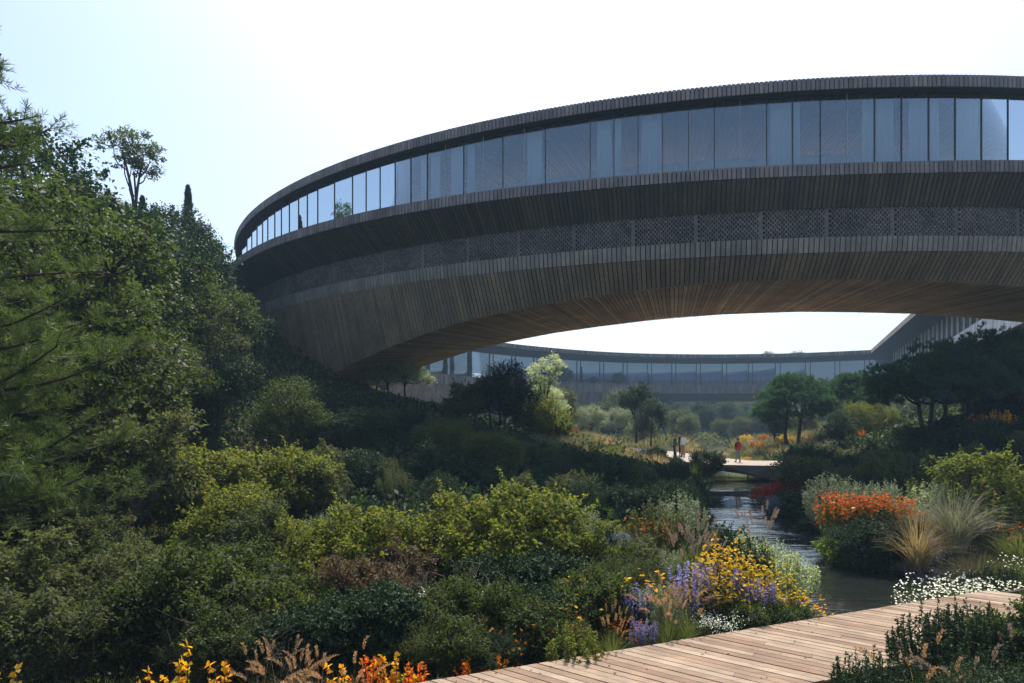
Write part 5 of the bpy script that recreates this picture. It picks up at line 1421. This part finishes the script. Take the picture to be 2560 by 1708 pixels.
P('tree_d', 1590, 62, .92, 'tall dark bluish tree in front of the far building', 'tree', mats=CD, z=.8)
P('tree_b', 1628, 58, .72, 'dark tree with pointed right side next to the tall bluish one', 'tree', mats=CD, z=.6)
P('tree_c', 1722, 84, .6, 'rounded pale hazy bush behind the group of people', 'shrub', mats=CO, z=.2)
P('tree_c', 1800, 88, .5, 'rounded hazy bush left of centre behind the footbridge', 'shrub', mats=CO, z=.2)
P('tree_c', 1850, 90, .55, 'rounded hazy bush behind the walker with the hat', 'shrub', mats=CO, z=.2)
P('tree_a', 1545, 96, 1.1, 'hazy green tree in front of the far glass', 'tree', mats=CO, z=1.0)

def meadow(n, xr, yr, rmin, ok, kinds, label, group, cat, sr, seed, mats=None):
    for x, y in poisson(n, xr, yr, rmin, ok, seed):
        kd = random.choice(kinds)
        put(kd, x, y, random.uniform(*sr), None, label, cat, group, mats=random.choice(mats) if mats else None)
inbr = lambda x, y: 8.6 < x < 22 and 37 < y < 62
meadow(150, (0, 11), (35.5, 52), .62, lambda x, y: not inbr(x + .6, y) and px_of(x, y) > 1330 and dstream(x, y) > 1.2, ['meadow_tuft'], 'pale feathery grass tuft on the sunlit crest left of the people', 'feathery grasses on the lit crest', 'grass', (.9, 1.5), 21, [{'blades': 'straw'}, {'blades': 'silver_grass'}, {'blades': 'straw'}, {'blades': 'grass'}])
meadow(22, (3, 12), (47, 60), 1.0, lambda x, y: not inbr(x, y) and 1420 < px_of(x, y) < 1680, ['fl_red'], 'red-orange flowering stems at the back of the lit meadow', 'red-orange stems behind the lit crest', 'flower', (.6, .95), 22, [{'blossoms': 'orange'}, {'blossoms': 'red'}, {'blossoms': 'orange'}])
meadow(170, (13, 31), (43, 74), .85, lambda x, y: not (x < 17.6 and y < 60) and 1700 < px_of(x, y) < 2100, ['meadow_tuft'], 'tawny grass tuft in the sunlit meadow behind the footbridge', 'meadow grasses behind the footbridge', 'grass', (.9, 1.35), 23, [{'blades': 'straw'}, {'blades': 'grass'}, {'blades': 'silver_grass'}])
meadow(16, (13, 30), (46, 70), 1.6, lambda x, y: not (x < 17.6 and y < 60) and 1720 < px_of(x, y) < 2080, ['fl_yellow', 'fl_red'], 'yellow or orange flowering plant in the sunlit meadow behind the footbridge', 'meadow flowers behind the footbridge', 'flower', (.7, 1.05), 24, [{'blossoms': 'yellow'}, {'blossoms': 'orange'}])
meadow(16, (9, 17), (40, 47), .8, lambda x, y: 16.9 < x < 24 or (y > 45 and x > 16.4), ['pale_shrub'], 'pale fluffy plant right behind the footbridge', 'pale plants behind the footbridge', 'shrub', (.8, 1.1), 25)

# far-off wood on the rise behind the building
for k, (x, y) in enumerate(poisson(90, (-20, 150), (158, 235), 7.0, lambda x, y: 1380 < px_of(x, y) < 2320, 31)):
    put(random.choice(['tree_a', 'tree_b', 'tree_c', 'tree_d']), x, y, random.uniform(1.4, 2.1), None, 'blue-hazed tree in the far wood seen below the distant arc of the building', 'tree', 'far wood beyond the court', mats=random.choice([CD, CO, None]))
# trees in the court between stream and far arc
for k, (x, y) in enumerate(poisson(9, (-14, 30), (72, 98), 7.0, lambda x, y: dstream(x, y) > 3 and 1150 < px_of(x, y) < 2300, 33)):
    put(random.choice(['tree_a', 'tree_b', 'tree_c']), x, y, random.uniform(.62, .9), None, 'small hazy tree in the sunny court inside the ring', 'tree', 'trees in the court', mats=random.choice([CD, CO, None]), z=tz(x, y) - .4)
for k, (x, y) in enumerate(poisson(120, (8, 95), (104, 150), 4.2, lambda x, y: 1420 < px_of(x, y) < 2330, 34)):
    put(random.choice(['tree_a', 'tree_b', 'tree_c']), x, y, random.uniform(.85, 1.15), None, 'dark blue-hazed tree in the belt of wood under the distant arc of the building', 'tree', 'wood under the distant arc', mats=CD, z=min(tz(x, y) - .3, 1.5))
# plants standing on the far terrace, seen against the glass
for px, h_, lb in ((1137, 1, 'dark cypress on the far terrace, left of two'), (1195, 1, 'dark cypress on the far terrace, right of two'), (2184, .62, 'green cypress on the far terrace beside the wing'), (1468, .7, 'small dark cypress on the far terrace behind the pale tree'), (1631, .5, 'tiny cypress on the far terrace in the middle')):
    j = np.argmin(np.abs(CXP + FPX * fc[:, 0] / fc[:, 1] - px)); p = FP(fs[j], 2.2, 8.0)
    put('cypress', p[0], p[1], .82 * h_, 0, lb, 'cypress', z=float(p[2]))
for px, s, lb in ((1430, .75, 'dark round tree on the far terrace behind the shining tree'), (1500, .42, 'small green tree on the far terrace'), (1562, .62, 'feathery green tree on the far terrace')):
    j = np.argmin(np.abs(CXP + FPX * fc[:, 0] / fc[:, 1] - px)); p = FP(fs[j], 2.6, 8.0)
    put('tree_c', p[0], p[1], s, 0, lb, 'tree', z=float(p[2]), mats=CO)

# ------------------------------------------------------------------ say which plant of a group is which
LOOK = {'dark_green_leaf': 'dark green', 'olive_leaf': 'olive', 'mid_green_leaf': 'mid-green', 'yellow_green_leaf': 'yellow-green', 'silver_leaf': 'silvery', 'pale_variegated_leaf': 'pale-leaved', 'brown_twiggy_leaf': 'brownish',
        'straw_grass_blade': 'straw-coloured', 'silver_grass_blade': 'silvery', 'green_grass_blade': 'green', 'golden_yellow_petal': 'yellow-flowered', 'orange_petal': 'orange-flowered', 'dark_red_petal': 'red-flowered', 'dark_pine_needle': 'dark'}
def relabel(group, what, rows=3, cols=5):
    G_ = [o for o in col.objects if o.get('group') == group]
    if not G_: return
    ys_ = sorted(o.location.y for o in G_); xs_ = sorted(px_of(o.location.x, o.location.y) for o in G_)
    rw = {1: [''], 2: ['nearer', 'farther'], 3: ['near', 'middle', 'back']}[rows]
    cw = {3: ['left', 'centre', 'right'], 5: ['far left', 'left', 'centre', 'right', 'far right']}[cols]
    B = {}
    for o in G_:
        r_ = min(rows - 1, int(rows * ys_.index(o.location.y) / len(ys_))); c_ = min(cols - 1, int(cols * xs_.index(px_of(o.location.x, o.location.y)) / len(xs_)))
        leafy = [c for c in ([o] if o.type == 'MESH' else list(o.children)) if c.name.split('.')[0] in ('blossoms', 'foliage', 'crown', 'blades') or c is o]
        leafy.sort(key=lambda c: c.name.split('.')[0] != 'blossoms')
        mname = leafy[0].material_slots[0].material.name.split('.')[0] if leafy else ''
        B.setdefault((LOOK.get(mname, 'leafy'), r_, c_), []).append(o)
    for (lk, r_, c_), L_ in B.items():
        L_.sort(key=lambda o: -(o.scale[2]))
        for k, o in enumerate(L_):
            sz = '' if len(L_) == 1 else ('larger ' if k == 0 else 'smaller ') if len(L_) == 2 else ['largest ', 'second largest ', 'third largest ', 'fourth largest '][k] if k < min(4, len(L_) - 1) else 'smallest '
            o['label'] = (sz + lk + ' ' + what + (', ' + cw[c_] + ' of the ' + rw[r_] + ' row').replace('  ', ' '))
for g_, w_, r_, c_ in (('hillside trees', 'tree on the hillside below the building', 3, 5), ('shaded slope trees', 'tree-like shrub on the dark slope', 2, 5), ('shaded bank shrubs', 'shrub on the shaded stream bank', 3, 5), ('shaded shrubs on the right slope', 'shrub on the right slope', 3, 5),
                       ('feathery grasses on the lit crest', 'grass tuft on the sunlit crest', 3, 5), ('red-orange stems behind the lit crest', 'plant behind the crest grasses', 2, 3), ('meadow grasses behind the footbridge', 'grass tuft behind the footbridge', 3, 5),
                       ('meadow flowers behind the footbridge', 'plant in the meadow', 2, 3), ('far wood beyond the court', 'tree of the far wood', 3, 5), ('wood under the distant arc', 'hazy tree under the distant arc', 3, 5), ('trees in the court', 'small tree in the court', 2, 3),
                       ('small filler shrubs in the foreground planting', 'small shrub in the foreground planting', 3, 5), ('grass tufts in the bottom right corner', 'tuft in the corner by the boardwalk', 2, 3), ('white daisies on the right bank', 'white daisy clump on the bank', 3, 5),
                       ('brown plumed grasses at the bottom edge', 'plumed grass at the bottom edge', 1, 5), ('pale plants behind the footbridge', 'fluffy plant right behind the footbridge', 2, 3), ('fresh green tufts among the daisies', 'grass tuft among the daisies', 2, 3), ('yellow-green tufts above the daisies', 'tuft above the daisies', 1, 3)):
    relabel(g_, w_, r_, c_)

# ------------------------------------------------------------------ ground cover
def cover(name, n, xr, yr, ok, ln, wd, m, up, seed, h=.12, grow=.0):
    g = np.random.default_rng(seed)
    x = g.uniform(*xr, n); y = g.uniform(*yr, n)
    k = ok(x, y); x, y = x[k], y[k]
    dens = vnoise(x, y, 1.6, seed) + g.uniform(-.5, .5, len(x)) > -.25
    x, y = x[dens], y[dens]
    f = 1 + grow * np.maximum(0, y - 10)
    z = terrain(x, y) + g.uniform(0, 1, len(x)) ** 2 * h * f
    d = rdir(len(x), g) + np.array([0, 0, up])
    V_, F_ = leaves(np.stack([x, y, z], -1), d, rdir(len(x), g) + np.array([0, 0, .6]), ln * f, wd * f, rg=g)
    return link(name, meshdata(name, V_, F_, [m]), kind='stuff')
g_ = np.random.default_rng(201)
u_ = g_.uniform(-1.5, 9, 90); v_ = WID * (1 - g_.uniform(0, 1, 90) ** 2.2 * .98) - WID
c_ = E0 + np.outer(u_, SD) + np.outer(-np.abs(v_), SN) * np.where(g_.uniform(0, 1, (90, 1)) < .5, 1, .15)
V_, F_ = leaves(np.column_stack([c_, np.full(90, .006)]), rdir(90, g_) * [1, 1, .1], np.tile([0, 0, 1.], (90, 1)) + rdir(90, g_) * .2, .045, .022, rg=g_)
link('fallen_leaves', meshdata('fallen_leaves', V_, F_, [M['leaf_b']]), kind='stuff')
ds = lambda x, y: np.abs(x - np.interp(y, SC_Y, SC_X)) - np.interp(y, SC_Y, SC_W)
notdeck = lambda x, y: ~((((x - E0[0]) * SN[0] + (y - E0[1]) * SN[1]) < .03) & (((x - E0[0]) * SN[0] + (y - E0[1]) * SN[1]) > -WID - .03))
near = lambda x, y: (ds(x, y) > .25) & notdeck(x, y) & (np.abs(x) < y * .9 + 1)
cover('undergrowth', 150000, (-16, 17), (4.6, 20), near, .060, .032, M['leaf'], .5, 101, .25, .03)
cover('undergrowth_dark', 90000, (-14, 17), (5, 24), near, .055, .03, M['leaf_d'], .3, 102, .18, .03)
cover('ground_grass', 70000, (-9, 16), (4.6, 18), near, .20, .009, M['grass'], 1.8, 103, .04, .02)
cover('dry_grass', 30000, (-9, 16), (4.6, 18), near, .24, .008, M['straw'], 1.6, 104, .03, .02)
hill = lambda x, y: (ds(x, y) > .2) & (np.abs(x) < y * .95 + 2) & ~((x > 9.6) & (x < 17) & (y > 37.5))
cover('slope_cover', 110000, (-34, 36), (18, 48), hill, .22, .13, M['leaf_d'], .4, 105, .5, .015)
cover('slope_scrub', 40000, (-34, 36), (18, 48), hill, .18, .09, M['leaf_o'], .5, 106, .4, .015)
court = lambda x, y: (ds(x, y) > .2) & ~((x > 9.2) & (x < 17) & (y < 62))
cover('meadow_cover', 60000, (-14, 50), (36, 84), court, .35, .03, M['straw'], 1.5, 107, .25, .012)
cover('meadow_green', 60000, (-14, 70), (36, 140), court, .30, .14, M['leaf_o'], .8, 108, .3, .015)
cover('far_wood_floor', 40000, (-30, 160), (140, 250), lambda x, y: x > -1e9, .6, .4, M['leaf_d'], .4, 109, 1.2, .004)

# ------------------------------------------------------------------ air
m = bpy.data.materials.new('haze_air'); m.use_nodes = True
nt = m.node_tree; nt.nodes.clear()
pv = nt.nodes.new('ShaderNodeVolumePrincipled')
pv.inputs['Color'].default_value = (.50, .74, 1.0, 1)
pv.inputs['Density'].default_value = .0009
pv.inputs['Anisotropy'].default_value = .0
out = nt.nodes.new('ShaderNodeOutputMaterial')
nt.links.new(pv.outputs[0], out.inputs['Volume'])
b = MB(); b.box(-420, 440, -80, 420, -4.0, 62)
b.build('haze', m, kind='stuff')
